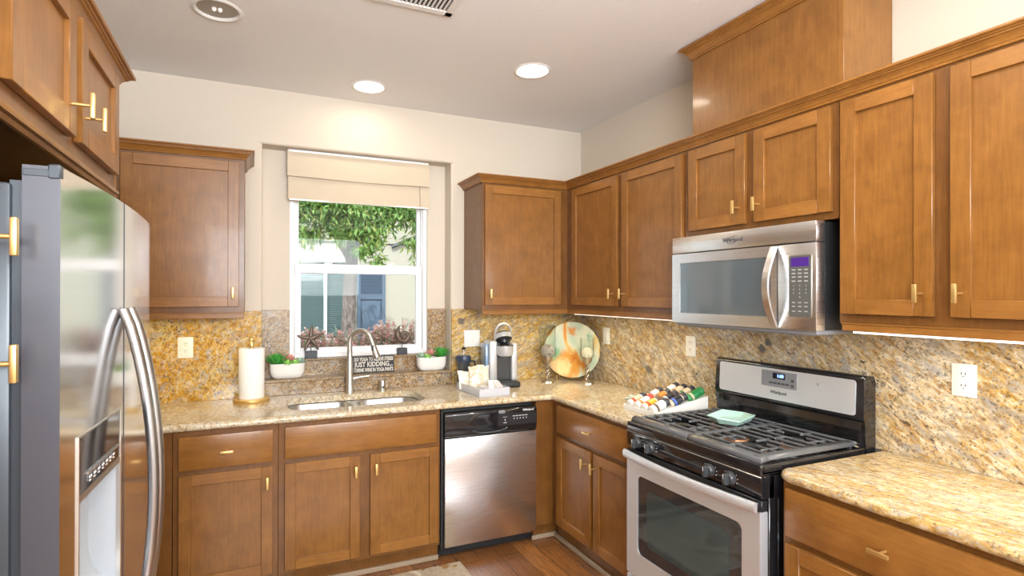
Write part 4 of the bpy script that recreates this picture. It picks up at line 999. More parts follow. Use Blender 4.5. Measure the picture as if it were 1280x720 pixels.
# ------------------------------------------------------------------ things on the left counter
px, py = -2.362, -0.135
t = thing('paper_towel_holder', 'brass upright paper towel holder with round base and knob', 'paper towel holder', (px, py, CT))
b = MB(); b.lathe([(0.098, 0.0), (0.100, 0.003), (0.100, 0.019), (0.097, 0.022), (0, 0.022)], seg=48); b.build('base', BRASS, t)
b = MB(); b.cyl((0, 0, 0.02), (0, 0, 0.325), 0.008, seg=12); b.build('post', BRASS, t)
b = MB(); b.lathe([(0.010, 0.318), (0.0135, 0.322), (0.0135, 0.345), (0.010, 0.350), (0.012, 0.356), (0.0125, 0.364), (0.008, 0.371), (0, 0.373)], seg=20); b.build('knob', BRASS, t)
t = thing('paper_towel_roll', 'white paper towel roll standing on the brass holder', 'paper towels', (px, py, CT+0.0225))
b = MB(); b.lathe([(0.020, 0.0), (0.069, 0.0), (0.070, 0.002), (0.070, 0.286), (0.069, 0.288), (0.020, 0.288)], seg=48, caps=False); b.build('paper', PAPER, t)
b = MB(); b.lathe([(0.0185, 0.001), (0.020, 0.001), (0.020, 0.287), (0.0185, 0.287), (0.0185, 0.001)], seg=24, caps=False); b.build('core', mat('cardboard', (0.40, 0.28, 0.16), 0.8), t)

# ------------------------------------------------------------------ coffee corner
def coffee_maker():
    t = thing('coffee_maker', 'silver and black pod coffee maker with its lid and handle raised', 'coffee maker', (-0.775, -0.185, CT), math.radians(-9))
    sil = mat('silver_plastic', (0.58, 0.59, 0.60), 0.3, 0.45); wat = mat('blue_water_tank', (0.22, 0.34, 0.50), 0.08, coat=0.4)
    b = MB(); b.box(-0.100, 0.105, -0.125, 0.110, 0, 0.038, 0.010, seg=3); b.box(-0.060, 0.060, -0.120, -0.05, 0.036, 0.044, 0.002); b.build('base', BLACKP, t)
    b = MB(); b.box(-0.102, -0.046, -0.075, 0.110, 0.036, 0.312, 0.012, seg=3); b.box(0.058, 0.104, -0.060, 0.110, 0.036, 0.292, 0.012, seg=3); b.build('housing', sil, t)
    b = MB(); b.box(-0.048, 0.060, -0.022, 0.108, 0.036, 0.30, 0.004); b.build('cavity', mat('charcoal_panel', (0.045, 0.045, 0.045), 0.3), t)
    b = MB(); b.box(-0.124, -0.103, -0.055, 0.105, 0.010, 0.290, 0.006, seg=2); b.build('water_tank', wat, t)
    m = Matrix.Translation((0.008, -0.075, 0.205))
    b = MB(); b.lathe([(0.030, 0.0), (0.050, 0.008), (0.058, 0.028), (0.060, 0.075)], seg=32, m=m, sy=1.0)
    b.box(-0.050, 0.066, -0.07, 0.0, 0.225, 0.280, 0.01); bb = b.build('brew_head', sil, t)
    b = MB(); b.lathe([(0.060, 0.074), (0.058, 0.080), (0.036, 0.081), (0.034, 0.070), (0.026, 0.045), (0, 0.044)], seg=32, m=m, caps=False); b.build('pod_well', BLACKG, bb)
    ml = Matrix.Translation((0.008, -0.045, 0.318)) @ Matrix.Rotation(math.radians(-30), 4, 'X')
    b = MB(); b.lathe([(0.0, -0.030), (0.022, -0.030), (0.030, -0.012), (0.054, -0.004), (0.057, 0.0)], seg=32, m=ml, mi=1); b.lathe([(0.058, 0.0), (0.060, 0.012), (0.058, 0.034)], seg=32, m=ml, caps=False); b.lathe([(0.058, 0.034), (0.05, 0.046), (0, 0.050)], seg=32, m=ml, mi=1)
    b.build('lid', [sil, BLACKP], t)
    b = MB(); pts = [(-0.056+0.008, -0.008, 0.300)] + [(0.008-0.054*math.cos(a), -0.028-0.012*math.sin(a), 0.375+0.052*math.sin(a)) for a in [PI*k/12 for k in range(13)]] + [(0.062, -0.014, 0.335)]
    b.tube(pts, 0.0075, 10); b.build('handle', sil, t)
coffee_maker()
def press():
    t = thing('french_press', 'small dark blue and black coffee press behind the snack tray', 'coffee press', (-1.018, -0.10, CT))
    dk = mat('blue_black_plastic', (0.030, 0.045, 0.080), 0.3)
    b = MB(); b.lathe([(0.040, 0), (0.044, 0.004), (0.044, 0.165), (0.046, 0.170)], seg=28); b.build('beaker', mat('dark_glass_beaker', (0.06, 0.065, 0.07), 0.06, coat=0.5), t)
    b = MB(); b.lathe([(0.050, 0.168), (0.051, 0.172), (0.051, 0.196), (0.047, 0.206), (0.0, 0.210)], seg=28); b.box(-0.060, -0.04, -0.012, 0.012, 0.185, 0.198, 0.003); b.build('lid', dk, t)
    b = MB(); b.cyl((0, 0, 0.208), (0, 0, 0.248), 0.003, seg=8); b.build('plunger_rod', CHROME, t)
    b = MB(); b.lathe([(0.004, 0.245), (0.013, 0.250), (0.014, 0.257), (0.008, 0.263), (0, 0.264)], seg=16); b.build('knob', BLACKP, t)
    b = MB(); b.tube([(0.044, 0, 0.165), (0.078, 0, 0.163), (0.084, 0, 0.14), (0.080, 0, 0.06), (0.044, 0, 0.04)], 0.0065, 8); b.build('handle', BLACKP, t)
press()
TX0, TX1, TY0, TY1 = -1.103, -0.890, -0.548, -0.215
def tray():
    t = thing('acrylic_tray', 'clear acrylic tray holding snacks on counter above the dishwasher', 'tray', ((TX0+TX1)/2, (TY0+TY1)/2, CT), math.radians(4))
    w, d, h, k = (TX1-TX0)/2, (TY1-TY0)/2, 0.048, 0.004
    b = MB(); b.box(-w, w, -d, d, 0, k); 
    b.box(-w, -w+k, -d, d, k, h); b.box(w-k, w, -d, d, k, h); b.box(-w+k, w-k, -d, -d+k, k, h); b.box(-w+k, w-k, d-k, d, k, h); b.build('walls', MILK, t)
    b = MB()
    for a in ((-w, w, -d, -d+k), (-w, w, d-k, d), (-w, -w+k, -d, d), (w-k, w, -d, d)): b.box(*a, h, h+0.0015)
    b.build('rim', mat('acrylic_edge', (0.42, 0.44, 0.50), 0.2), t)
    b = MB(); b.box(-w+0.006, w-0.006, -d+0.006, d-0.006, k, 0.010); b.build('liner', mat('lavender_liner', (0.62, 0.61, 0.68), 0.4), t)
    return t
TR = tray()
def pouch(label, loc, rot, w, h, m, lean=-0.3, puff=0.018, nm='snack_bag', seed=0):
    rnd = random.Random(seed)
    t = thing(nm, label, 'snack bag' if nm == 'snack_bag' else 'packet', loc, rot)
    def sheet(s):
        rows = []
        for i in range(13):
            u = i/12; row = []
            for j in range(11):
                v = j/10; e = (math.sin(PI*u)*math.sin(PI*v))**0.6
                x = (v-0.5)*w*(1-0.10*math.sin(PI*u)) ; y = s*puff*e+0.004*math.sin(7*v+5*u+seed)*e; z = u*h + 0.006*math.sin(5*v+seed)*u
                row.append((x, y+z*(-lean)*0.0+z*math.tan(-lean)*-1*-1, z*math.cos(lean)))
            rows.append(row)
        return rows
    b = MB(); b.grid(sheet(-1)); b.grid(sheet(1), flip=True); bmesh.ops.remove_doubles(b.bm, verts=b.bm.verts, dist=1e-5); o = b.build('pouch', m, t, ang=70)
    return t
def bagmat(name, base, pic):
    m = mat(name, base, 0.3, coat=0.2); n = N(m)
    f = n.noise(n.coords((1, 1, 1)), 26, 3, 0.6, 0.8); n.color(n.ramp(f, [(0.44, base), (0.56, pic), (0.66, (0.78, 0.72, 0.60))])); return m
BAG1 = bagmat('cream_bag', (0.80, 0.76, 0.66), (0.62, 0.47, 0.28)); BAG2 = bagmat('white_bag', (0.84, 0.82, 0.76), (0.66, 0.55, 0.38))
pouch('cream snack bag leaning at the left rear of acrylic tray', (-1.068, -0.285, CT+0.011), 0.15, 0.11, 0.115, BAG2, -0.25, seed=1)
pouch('tan patterned snack bag standing in middle of acrylic tray', (-1.005, -0.315, CT+0.011), -0.15, 0.110, 0.150, BAG1, -0.22, seed=4)
pouch('white snack bag leaning at right rear of the acrylic tray', (-0.938, -0.268, CT+0.011), -0.1, 0.085, 0.142, BAG2, -0.18, seed=8)
def flat_packet(label, loc, rot, w, l, m, tilt=0.0, nm='tea_packet', cat='packet', th=0.004):
    t = thing(nm, label, cat, loc, rot); b = MB(); b.box(-w/2, w/2, -l/2, l/2, -th/2, th/2, 0.0015)
    b.move(Matrix.Rotation(tilt, 4, 'X')); b.build('wrapper', m, t); b = MB(); b.box(-w/2, w/2, l/2-0.001, l/2+0.006, -0.0006, 0.0006); b.move(Matrix.Rotation(tilt, 4, 'X')); b.build('seal', m, t)
stripe = mat('striped_wrapper', (0.82, 0.80, 0.78), 0.35); n = N(stripe); wv = n.add('ShaderNodeTexWave'); wv.inputs['Scale'].default_value = 16; n.link(n.coords((1, 0.2, 1), (0, 0, 0.3)), wv.inputs['Vector']); n.color(n.ramp(wv.outputs['Fac'], [(0.0, (0.84, 0.82, 0.80)), (0.80, (0.84, 0.82, 0.80)), (0.88, (0.55, 0.10, 0.12))]))
lil = bagmat('lilac_print_packet', (0.80, 0.79, 0.82), (0.50, 0.46, 0.58))
flat_packet('plain white packet propped on front right of acrylic tray', (-0.945, -0.435, CT+0.045), -0.4, 0.062, 0.075, mat('white_packet', (0.86, 0.86, 0.86), 0.4), 0.75)
flat_packet('red striped packet standing at the front right corner of tray', (-0.920, -0.492, CT+0.040), 0.5, 0.055, 0.085, stripe, 0.8)
for i, (x, y, a) in enumerate(((-1.045, -0.49, 0.3), (-0.995, -0.46, -0.5), (-1.045, -0.39, 0.9), (-0.975, -0.385, 0.1))):
    flat_packet(['lilac printed packet at the front left corner inside tray', 'lilac printed packet lying in centre of the tray floor', 'lilac printed packet lying before the cream snack bag', 'lilac printed packet lying before the tan snack bag'][i], (x, y, CT+0.016+0.004*i), a, 0.06, 0.08, lil, 0.1)

# ------------------------------------------------------------------ corner decor
def art_plate():
    t = thing('glass_plate', 'large round swirled art glass plate standing in the counter corner', 'decorative plate', (-0.218, -0.212, CT), math.radians(-38))
    m = mat('swirled_art_glass', (0.7, 0.7, 0.6), 0.12, coat=0.6); n = N(m); v = n.coords((1, 1, 1), rnd=False)
    w1 = n.noise(n.coords((2.6, 1, 1.2), (0, 0.3, 0), rnd=False), 2.3, 2, 0.45, 1.3)
    c = n.ramp(w1, [(0.38, (0.42, 0.50, 0.37)), (0.47, (0.56, 0.57, 0.42)), (0.515, (0.60, 0.46, 0.16)), (0.56, (0.55, 0.17, 0.012)), (0.64, (0.58, 0.33, 0.05)), (0.70, (0.52, 0.55, 0.40))])
    def blob(cx, cz, r0, r1, colr, c, amt=0.95):
        tc = n.add('ShaderNodeTexCoord'); sb = n.add('ShaderNodeVectorMath', operation='DISTANCE'); n.link(tc.outputs['Object'], sb.inputs[0]); sb.inputs[1].default_value = (cx, 0, cz)
        ns = n.noise(n.coords((1, 1, 1), rnd=False), 14, 4, 0.6, 0.8); ma = n.add('ShaderNodeMath', operation='MULTIPLY_ADD'); ma.inputs[1].default_value = 0.12; n.link(ns, ma.inputs[0]); n.link(sb.outputs['Value'], ma.inputs[2])
        return n.mix(n.ramp(ma.outputs[0], [(r0, (amt,)*3), (r1, (0, 0, 0))]), c, colr)
    c = blob(0.00, 0.37, 0.10, 0.13, (0.50, 0.19, 0.015), c); c = blob(-0.05, 0.11, 0.14, 0.19, (0.58, 0.24, 0.02), c); c = blob(-0.07, 0.10, 0.10, 0.14, (0.72, 0.58, 0.26), c)
    c = blob(-0.13, 0.20, 0.09, 0.12, (0.10, 0.40, 0.22), c, 0.8); c = blob(0.13, 0.33, 0.085, 0.11, (0.03, 0.26, 0.18), c, 0.9); c = blob(0.02, 0.16, 0.075, 0.10, (0.45, 0.13, 0.01), c)
    n.color(c)
    R = 0.203; tilt = Matrix.Translation((0, 0.0, 0.022)) @ Matrix.Rotation(math.radians(-9), 4, 'X') @ Matrix.Translation((0, 0, R)) @ Matrix.Rotation(PI/2, 4, 'X')
    b = MB(); b.lathe([(0, -0.004), (0.13, -0.002), (R-0.01, 0.004), (R, 0.008), (R+0.001, 0.011), (R-0.01, 0.010), (0.13, 0.004), (0, 0.002)], seg=64, m=tilt, caps=False); b.build('plate', m, t, ang=60)
    for s in (-0.10, 0.10):
        b = MB(); b.tube([(s, -0.055, 0.045), (s, -0.050, 0.006), (s, -0.02, 0.004), (s, 0.075, 0.004), (s*0.8, 0.052, 0.16)], 0.003, 8); b.build('stand_wire', BRASS, t)
    b = MB(); b.tube([(-0.10, 0.07, 0.005), (0.10, 0.07, 0.005)], 0.003, 8); b.build('stand_bar', BRASS, t)
art_plate()
PEWT = mat('antique_silver', (0.50, 0.45, 0.38), 0.32, 1.0)
def candle(label, loc, ball_m, spiky, gh, gr):
    t = thing('candle_holder', label, 'candle holder', loc)
    b = MB(); b.lathe([(0.052, 0), (0.052, 0.006), (0.047, 0.012), (0.028, 0.020), (0.012, 0.030), (0.008, 0.036)], seg=8); b.build('foot', PEWT, t, ang=30)
    b = MB()
    for s in (0, PI): b.tube([(0.009*math.cos(s+k*0.55), 0.009*math.sin(s+k*0.55), 0.034+0.095*k/16) for k in range(17)], 0.0075, 8)
    b.lathe([(0.012, 0.070), (0.017, 0.080), (0.012, 0.090)], seg=14); b.build('stem', PEWT, t)
    b = MB(); b.lathe([(0.008, 0.126), (0.014, 0.134), (0.030, 0.150), (0.037, 0.172), (0.038, 0.182), (0.033, 0.182), (0.030, 0.160), (0, 0.150)], seg=28, caps=False); b.build('cup', PEWT, t)
    b = MB(); b.lathe([(gr-0.004, 0.183), (gr, 0.186), (gr, 0.183+gh), (gr-0.002, 0.184+gh), (gr-0.0022, 0.187)], seg=36, caps=False); b.build('glass_shade', CLEAR, t)
    return t
def decor_ball(label, loc, r, spiky, m):
    b = MB()
    if spiky:
        b.ball((0, 0, 0), r*0.8, sub=2)
        for k in range(90):
            z = 1-2*(k+0.5)/90; a = k*2.39996; q = math.sqrt(1-z*z); d = Vector((q*math.cos(a), q*math.sin(a), z)); b.cyl(d*r*0.7, d*r, r*0.11, r*0.05, seg=6)
    else:
        for k in range(26):
            m3 = Euler((random.uniform(0, 6), random.uniform(0, 6), random.uniform(0, 6))).to_matrix()
            b.tube([m3 @ Vector((r*math.cos(a), r*math.sin(a), 0.0)) for a in [2*PI*j/24 for j in range(24)]], 0.0034, 6, cyc=True)
        b.ball((0, 0, 0), r*0.86, sub=2)
    o = b.build('decorative_ball', m, ang=50); o.location = loc; tag(o, label, 'decorative ball')
c1 = (-0.402, -0.185); c2 = (-0.178, -0.352)
candle('silver twisted candle holder with tall glass shade left of glass plate', (*c1, CT), None, False, 0.235, 0.062)
candle('silver twisted candle holder with short glass shade before glass plate', (*c2, CT), None, True, 0.135, 0.050)
decor_ball('grey woven twig ball inside the left candle glass', (*c1, CT+0.222), 0.046, False, mat('grey_twig', (0.36, 0.31, 0.26), 0.7))
decor_ball('cream spiky ball inside right candle glass', (*c2, CT+0.214), 0.043, True, mat('cream_coral', (0.78, 0.70, 0.54), 0.7))

# ------------------------------------------------------------------ spices by the range
def spice_rack():
    ox, oy = -0.475, -1.398; L = 0.36; Wd = 0.252
    t = thing('spice_rack', 'white tiered tray holding reclining spice jars beside range', 'spice rack', (ox, oy, CT))
    b = MB()
    for k in range(3):
        x = 0.0+k*0.118; z = 0.004+k*0.020
        b.prism([(x, 0.0), (x, 0.020+z), (x+0.010, 0.020+z), (x+0.014, z+0.003), (x+0.108, z+0.040), (x+0.118, z+0.040), (x+0.118, 0.0)], 'y', 0, Wd)
    for y in (-0.004, Wd): b.prism([(0, 0), (0, 0.026), (0.118, 0.046), (0.236, 0.066), (0.354, 0.086), (0.354, 0)], 'y', y, y+0.004)
    b.build('tray', WHITEP, t)
    cols = dict(w=(0.82, 0.81, 0.78), o=(0.75, 0.25, 0.05), r=(0.62, 0.06, 0.04), y=(0.75, 0.45, 0.05), k=(0.03, 0.03, 0.04), b=(0.08, 0.16, 0.55), g=(0.02, 0.22, 0.06), t=(0.66, 0.52, 0.36), n=(0.16, 0.09, 0.05), s=(0.55, 0.42, 0.28))
    M = {k: mat('spice_'+k, v, 0.35, coat=0.2) for k, v in cols.items()}
    spec = [  # tier, row, body, label, band, cap, words
        (0, 0, 'w', 'w', 'n', 'k', 'white labelled spice jar with brown band, nearest range on lowest tier'), (0, 1, 'w', 'y', 'r', 'n', 'yellow labelled spice jar on lowest tier beside the brown banded jar'),
        (0, 2, 'w', 'w', 'o', 'r', 'white spice jar with orange end on lowest tier'), (0, 3, 'w', 't', 'r', 'k', 'tan labelled spice jar at the far end of lowest tier'),
        (1, 0, 't', 'k', 'b', 'k', 'black labelled spice jar with blue patch on middle tier'), (1, 1, 'n', 'k', 'w', 'k', 'dark spice jar with white band second on middle tier'),
        (1, 2, 's', 'o', 'n', 'k', 'orange labelled spice jar third on middle tier'), (1, 3, 's', 'w', 'n', 'k', 'white labelled jar at the far end of middle tier'),
        (2, 0, 'g', 'g', 't', 'g', 'green spice jar with green cap on top tier'), (2, 1, 'n', 't', 'g', 'k', 'tan jar with green band second on top tier'),
        (2, 2, 's', 't', 'n', 'k', 'pale tan spice jar third on top tier'), (2, 3, 's', 'w', 'n', 'k', 'pale jar at the far end of top tier')]
    for tier, row, body, lab, band, cap, words in spec:
        x = ox+0.016+tier*0.118; y = oy+0.038+row*0.059; z = CT+0.004+tier*0.020+0.027
        j = thing('spice_jar', words, 'spice jar', (x, y, z), 0, 'spice jars in the white tray')
        m = Matrix.Rotation(math.radians(90-21.5), 4, 'Y'); r = 0.0235; z0 = -0.008
        m = Matrix.Translation((0.0, 0, 0.0)) @ m
        b = MB(); b.lathe([(r-0.003, z0), (r, z0+0.004), (r, z0+0.080), (r-0.004, z0+0.088)], seg=24, m=m); b.build('jar', M[body], j)
        b = MB(); b.lathe([(r+0.0005, z0+0.016), (r+0.0005, z0+0.078)], seg=24, m=m, caps=False); b.build('label', M[lab], j)
        b = MB(); b.lathe([(r+0.0009, z0+0.022), (r+0.0009, z0+0.036)], seg=24, m=m, caps=False); b.build('label_band', M[band], j)
        b = MB(); b.lathe([(r-0.001, z0+0.087), (r+0.0005, z0+0.089), (r+0.0005, z0+0.110), (r-0.003, z0+0.113)], seg=24, m=m); b.build('cap', M[cap], j)
spice_rack()
def spoon_rest():
    t = thing('spoon_rest', 'pale aqua starfish shaped spoon rest behind the spice tray', 'spoon rest', (-0.262, -1.005, CT))
    b = MB(); rows = []; n = 60
    for rf, z in ((0.0, 0.006), (0.5, 0.006), (0.85, 0.010), (1.0, 0.020), (0.97, 0.0205), (0.85, 0.004), (0.5, 0.0), (0.0, 0.0)):
        rows.append([(0.085*rf*(0.70+0.30*math.cos(5*a))*math.cos(a+0.3), 0.085*rf*(0.70+0.30*math.cos(5*a))*math.sin(a+0.3), z) for a in [2*PI*k/n for k in range(n)]])
    b.grid(rows, cu=True); bmesh.ops.remove_doubles(b.bm, verts=b.bm.verts, dist=1e-6); b.build('dish', mat('pale_aqua_ceramic', (0.60, 0.80, 0.76), 0.25, coat=0.3), t, ang=60)
    b = MB(); b.tube([(-0.085, 0.01, 0.020), (-0.02, 0.0, 0.016), (0.05, -0.012, 0.024)], [0.006, 0.005, 0.012], 10, ry=[0.003, 0.003, 0.005]); b.build('spoon', CERAM, t)
spoon_rest()
def mint_dish():
    t = thing('mint_dish', 'mint green angular ceramic dish resting on the stove grates', 'dish', (-0.315, -1.725, 0.953), math.radians(22))
    b = MB(); pts = [(-0.095, -0.075), (0.075, -0.085), (0.125, -0.02), (0.095, 0.075), (-0.06, 0.085), (-0.115, 0.02)]
    def ring(k, z): return [(x*k, y*k, z+ (0.006 if i % 2 else 0)*max(0, (k-0.8))*5) for i, (x, y) in enumerate(pts)]
    rows = [ring(0.72, 0.0), ring(0.80, 0.002), ring(1.0, 0.022), ring(0.985, 0.026), ring(0.955, 0.025), ring(0.76, 0.008), ring(0.70, 0.006)]
    vs = b.grid(rows, cu=True); b.cap(vs[0], 0, True); b.cap(vs[-1])
    tag(b.build('dish', MINT, t, ang=25))
mint_dish()

# ------------------------------------------------------------------ rug
def rug():
    m = mat('rug_pile', (0.45, 0.36, 0.26), 0.95, spec=0.1); n = N(m); v = n.coords((1, 1, 1), rnd=False)
    c = n.ramp(n.noise(v, 160, 2), [(0.3, (0.30, 0.24, 0.17)), (0.7, (0.58, 0.49, 0.37))])
    f = n.noise(v, 5.5, 2, 0.4, 1.5); c = n.mix(n.ramp(f, [(0.60, (0, 0, 0)), (0.62, (0.8,)*3)]), c, (0.30, 0.14, 0.03))
    wv = n.noise(v, 3.0, 1, 0.3, 0.6); c = n.mix(n.ramp(wv, [(0.47, (0, 0, 0)), (0.485, (0.9,)*3), (0.515, (0.9,)*3), (0.53, (0, 0, 0))]), c, (0.66, 0.60, 0.48))
    n.color(c); n.bump(n.noise(v, 300, 2), 0.5, 0.003)
    b = MB(); b.box(-2.15, -1.258, -1.35, -0.672, 0.0005, 0.010, 0.003); tag(b.build('rug', m), 'beige patterned rug on the wood floor before the sink', 'rug')
rug()

# ------------------------------------------------------------------ outside the window
stucco = paint('beige_stucco', (0.58, 0.53, 0.43), 0.5, 40)
b = MB(); b.box(-6, 6, 0.26, 12, -0.25, -0.15); g = mat('garden_ground', (0.30, 0.25, 0.18), 0.9); struct(b.build('ground', g))
def house():
    t = thing('neighbour_house', 'beige stucco house wall with blue shutter seen through the window', 'house', (0, 5.0, -0.15))
    gz = 0.15
    b = MB(); b.box(-5, -1.80, 0, 0.3, 0, 4.2); b.box(-0.86, 5, 0, 0.3, 0, 4.2); b.box(-1.80, -0.86, 0, 0.3, 0, 0.86+gz); b.box(-1.80, -0.86, 0, 0.3, 2.03+gz, 4.2); b.box(-1.80, -0.86, 0.2, 0.3, 0, 4.2)
    b.box(-5, -0.05, -0.012, 0.0, 2.335+gz, 2.352+gz, mi=1); b.build('wall', [stucco, MARKD], t)
    b = MB(); b.box(-2.6, -0.88, -0.06, 0.0, 2.03+gz, 2.115+gz, 0.006); b.box(-2.6, -0.84, -0.05, 0.0, 0.80+gz, 0.87+gz, 0.006); b.build('window_trim', WHITEV, t)
    b = MB(); b.box(-1.345, -1.295, -0.02, 0.05, 0.87+gz, 2.03+gz, 0.003); b.box(-0.915, -0.865, -0.02, 0.05, 0.87+gz, 2.03+gz, 0.003); b.build('window_frame', WHITEV, t)
    bm_ = mat('teal_blinds', (0.42, 0.47, 0.47), 0.5)
    b = MB()
    for k in range(40):
        z = 0.89+gz+k*0.0285; b.prism([(0.055, z), (0.078, z+0.022), (0.080, z+0.021), (0.057, z-0.001)], 'x', -1.80, -0.87)
    b.build('blinds', bm_, t)
    b = MB(); b.box(-1.8, -0.87, 0.03, 0.034, 0.87+gz, 2.03+gz); b.build('window_glass', glassy('far_pane', (0.82, 0.88, 0.89), 0.02), t)
    blue = mat('blue_shutter_paint', (0.135, 0.19, 0.27), 0.5)
    x0, x1, z0, z1 = -0.845, -0.400, 0.72+gz, 2.00+gz
    b = MB(); b.box(x0, x1, -0.022, 0.0, z0, z1); b.box(x0, x0+0.055, -0.05, -0.02, z0, z1, 0.004); b.box(x1-0.055, x1, -0.05, -0.02, z0, z1, 0.004)
    for za, zb in ((z0, z0+0.07), (z1-0.07, z1), (1.46+gz, 1.54+gz)): b.box(x0+0.05, x1-0.05, -0.05, -0.02, za, zb, 0.004)
    b.box(x0+0.075, x1-0.075, -0.036, -0.02, z0+0.09, 1.44+gz, 0.006)
    for k in range(14):
        z = 1.55+gz+k*0.0285; b.prism([(-0.046, z), (-0.024, z+0.02), (-0.022, z+0.018), (-0.044, z-0.003)], 'x', x0+0.05, x1-0.05)
    b.build('shutter', blue, t)
    b = MB(); b.box(-5, 5, -0.75, 0.3, 4.2, 4.35); b.build('eave', WHITEV, t)
    b = MB(); b.tube([(-0.30, -0.05, 2.30+gz), (0.02, -0.05, 2.44+gz), (0.30, -0.05, 2.56+gz)], 0.028, 8); b.build('downpipe', GREYD, t)
house()
bark = mat('grey_bark', (0.23, 0.19, 0.165), 0.9); n = N(bark); bk = n.noise(n.coords((5, 5, 1.5)), 6, 5, 0.7, 1.0); n.color(n.ramp(bk, [(0.35, (0.13, 0.10, 0.09)), (0.65, (0.36, 0.31, 0.28))])); n.bump(bk, 0.7, 0.02)
def leaf_mesh(b, c, n, R, ln, wd, droop=0.4, mi=0, squash=1.0):
    for _ in range(n):
        d = Vector((random.gauss(0, 1), random.gauss(0, 1), random.gauss(0, 1))).normalized(); p = Vector(c)+Vector((d.x*R, d.y*R, d.z*R*squash))*random.random()**0.5
        a = random.uniform(0, 2*PI); el = random.uniform(-1.2, 0.4)-droop*0.4; t = Vector((math.cos(a)*math.cos(el), math.sin(a)*math.cos(el), math.sin(el))); s = t.cross(Vector((random.uniform(-.5, .5), random.uniform(-.5, .5), 1))).normalized()
        L = ln*random.uniform(0.7, 1.3); up = s.cross(t)*wd*0.35
        q = [p, p+t*L*0.45+s*wd+up, p+t*L, p+t*L*0.45-s*wd+up]; b.face(q, mi=random.choice((0, 0, 1, 2)) if mi == 0 else mi)
LEAFS = [mat('leaf_fresh', (0.30, 0.48, 0.12), 0.5), mat('leaf_mid', (0.17, 0.34, 0.09), 0.5), mat('leaf_yellow', (0.46, 0.54, 0.16), 0.5)]
for m in LEAFS:
    bb = m.node_tree.nodes['Principled BSDF']; bb.inputs['Transmission Weight'].default_value = 0.0; bb.inputs['Subsurface Weight'].default_value = 0.0
def tree():
    t = thing('tree', 'grey trunked leafy tree growing right outside the window', 'tree', (-1.36, 2.6, -0.15))
    b = MB(); b.tube([(0.0, 0, 0), (-0.005, 0, 0.6), (0.0, 0, 1.4), (0.015, 0, 1.85), (0.03, 0.0, 2.05), (0.06, 0.05, 2.5), (0.02, 0.05, 3.2)], [0.125, 0.095, 0.077, 0.072, 0.070, 0.055, 0.03], 14); b.build('trunk', bark, t)
    for pts, r in (([(0.02, 0, 2.05), (-0.14, -0.05, 2.30), (-0.42, -0.12, 2.62), (-0.8, -0.2, 3.0)], [0.036, 0.024, 0.016, 0.010]), ([(0.03, 0, 2.2), (0.25, -0.05, 2.45), (0.6, -0.1, 2.60), (1.0, -0.2, 2.55)], [0.04, 0.03, 0.02, 0.01]), ([(-0.42, -0.12, 2.62), (-0.58, -0.2, 2.45), (-0.62, -0.25, 2.25)], [0.016, 0.012, 0.005])):
        b = MB(); b.tube(pts, r, 8); b.build('branch', bark, t)
    b = MB()
    for c, n, R in (((-0.50, -0.15, 2.62), 520, 0.28), ((-0.42, -0.05, 2.36), 230, 0.17), ((-0.15, -0.12, 2.70), 380, 0.26), ((0.14, -0.1, 2.62), 420, 0.27), ((0.02, -0.2, 2.42), 260, 0.19), ((0.24, -0.2, 2.28), 190, 0.16), ((0.36, -0.18, 2.50), 260, 0.22), ((0.55, -0.1, 2.75), 420, 0.30), ((0.10, -0.2, 2.17), 120, 0.11), ((0.27, -0.22, 2.08), 90, 0.10), ((-0.62, -0.3, 2.30), 120, 0.14), ((-0.62, -0.3, 2.08), 70, 0.10), ((0.0, 0.2, 3.1), 500, 0.5), ((-0.20, -0.15, 2.48), 240, 0.17), ((-0.30, -0.2, 2.62), 300, 0.2), ((0.0, -0.2, 2.58), 300, 0.2), ((0.42, -0.2, 2.68), 300, 0.22), ((-0.62, -0.2, 2.75), 260, 0.22), ((0.2, -0.25, 2.40), 160, 0.14), ((0.72, -0.1, 2.60), 260, 0.2), ((-0.12, -0.2, 2.33), 110, 0.10), ((-0.8, -0.1, 3.0), 300, 0.35), ((0.62, -0.3, 2.27), 100, 0.12)):
        leaf_mesh(b, c, n, R, 0.10, 0.015, squash=0.75)
    for k in range(16):   # hanging yellow-green sprays on the right
        x = 0.75+random.uniform(-0.10, 0.22); y = -0.2+random.uniform(-.1, .1); z = random.uniform(2.45, 2.85)
        for j in range(26): leaf_mesh(b, (x+0.01*math.sin(j), y, z-j*0.021), 2, 0.03, 0.085, 0.009, droop=1.0, mi=random.choice((2, 2, 1)))
    b.build('foliage', LEAFS, t, smooth=False, norm=False)
tree()
PINK = [mat('pink_petal', (0.85, 0.42, 0.38), 0.6), mat('pale_pink_petal', (0.90, 0.66, 0.60), 0.6)]; STEMG = mat('shrub_stem', (0.24, 0.30, 0.14), 0.7); GREYG = mat('grey_green_leaf', (0.26, 0.36, 0.20), 0.6)
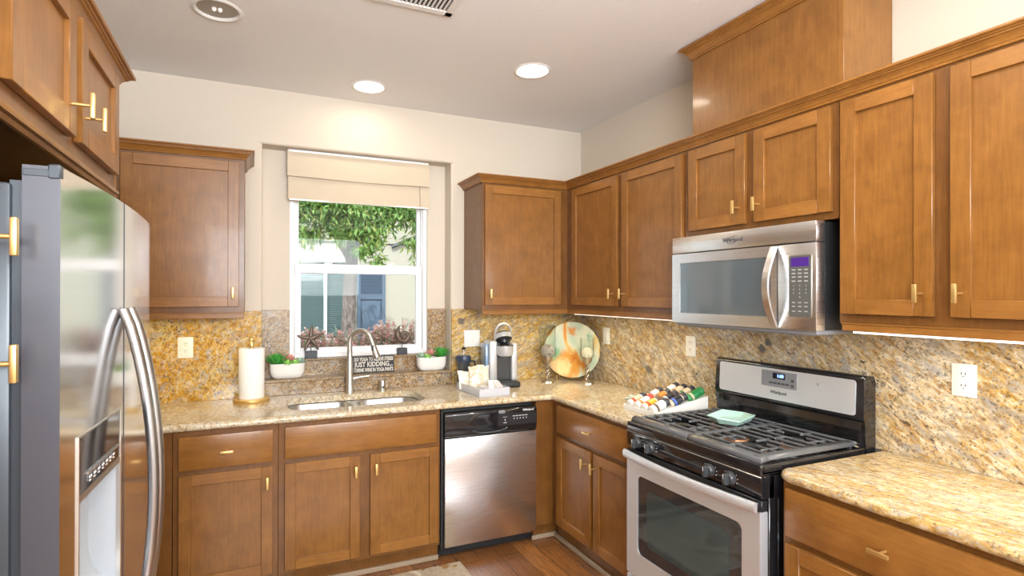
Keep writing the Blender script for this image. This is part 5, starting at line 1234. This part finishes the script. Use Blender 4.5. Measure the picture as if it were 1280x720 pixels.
def shrub(label, x, y, h, w, seed):
    random.seed(seed)
    t = thing('flowering_shrub', label, 'shrub', (x, y, -0.15), group='flowering shrubs outside the window')
    bs, bf, bl = MB(), MB(), MB()
    for k in range(64):
        a = random.uniform(0, 2*PI); sp = w*random.random()**0.6; hh = h*random.uniform(0.72, 1.04)
        tip = Vector((math.cos(a)*sp, math.sin(a)*sp*0.6, hh)); base = Vector((math.cos(a)*0.05, math.sin(a)*0.05, 0)); mid = base.lerp(tip, 0.6)+Vector((0, 0, 0.10))
        bs.tube([base, mid, tip], [0.008, 0.005, 0.002], 5)
        for j in range(110):
            u = random.uniform(0.62, 1.0); p = mid.lerp(tip, (u-0.6)/0.4); a2 = random.uniform(0, 6.28); d = Vector((math.cos(a2)*0.7, math.sin(a2)*0.7, random.uniform(-.2, .7))); s = d.cross(Vector((0, 0, 1))).normalized(); L = 0.046
            bf.face([p, p+d*L*0.5+s*0.016, p+d*L, p+d*L*0.5-s*0.016], mi=random.choice((0, 1, 1)))
        for j in range(26):
            u = random.uniform(0.1, 0.95); p = base.lerp(tip, u); a2 = random.uniform(0, 6.28); d = Vector((math.cos(a2)*0.5, math.sin(a2)*0.5, 0.8)); s = d.cross(Vector((0, 0, 1))).normalized(); L = random.uniform(0.08, 0.16)
            bl.face([p, p+d*L*0.4+s*0.008, p+d*L, p+d*L*0.4-s*0.008])
    bs.build('stems', STEMG, t); bf.build('blossoms', PINK, t, smooth=False, norm=False); bl.build('leaves', GREYG, t, smooth=False, norm=False)
for args in (('pink flowering shrub outside behind the starfish figurine', -1.78, 2.0, 1.32, 0.30, 3), ('pink flowering shrub outside between starfish and faucet', -1.50, 1.75, 1.30, 0.22, 5),
             ('pink flowering shrub outside just right of the faucet neck', -1.13, 1.9, 1.34, 0.26, 8), ('pink flowering shrub outside beside the shell figurine', -0.92, 2.15, 1.38, 0.26, 11), ('pale green leafy shrub with few blossoms at foot of tree', -1.27, 2.15, 1.25, 0.28, 14)): shrub(*args)
t = thing('garden_gate', 'beige slatted garden gate outside behind the shell figurine', 'gate', (-0.48, 3.0, -0.15))
fm = mat('beige_gate_paint', (0.52, 0.47, 0.38), 0.6)
b = MB()
for x in (-0.12, 0.42): b.box(x-0.035, x+0.035, -0.035, 0.035, 0, 1.40, 0.004)
b.build('posts', fm, t)
b = MB(); b.box(-0.09, 0.39, -0.02, 0.02, 1.27, 1.34, 0.003); b.box(-0.09, 0.39, -0.02, 0.02, 0.15, 0.22, 0.003); b.build('rails', fm, t)
b = MB()
for k in range(8): b.box(-0.075+k*0.058, -0.03+k*0.058, -0.012, 0.008, 0.2, 1.28, 0.002)
b.build('slats', fm, t)
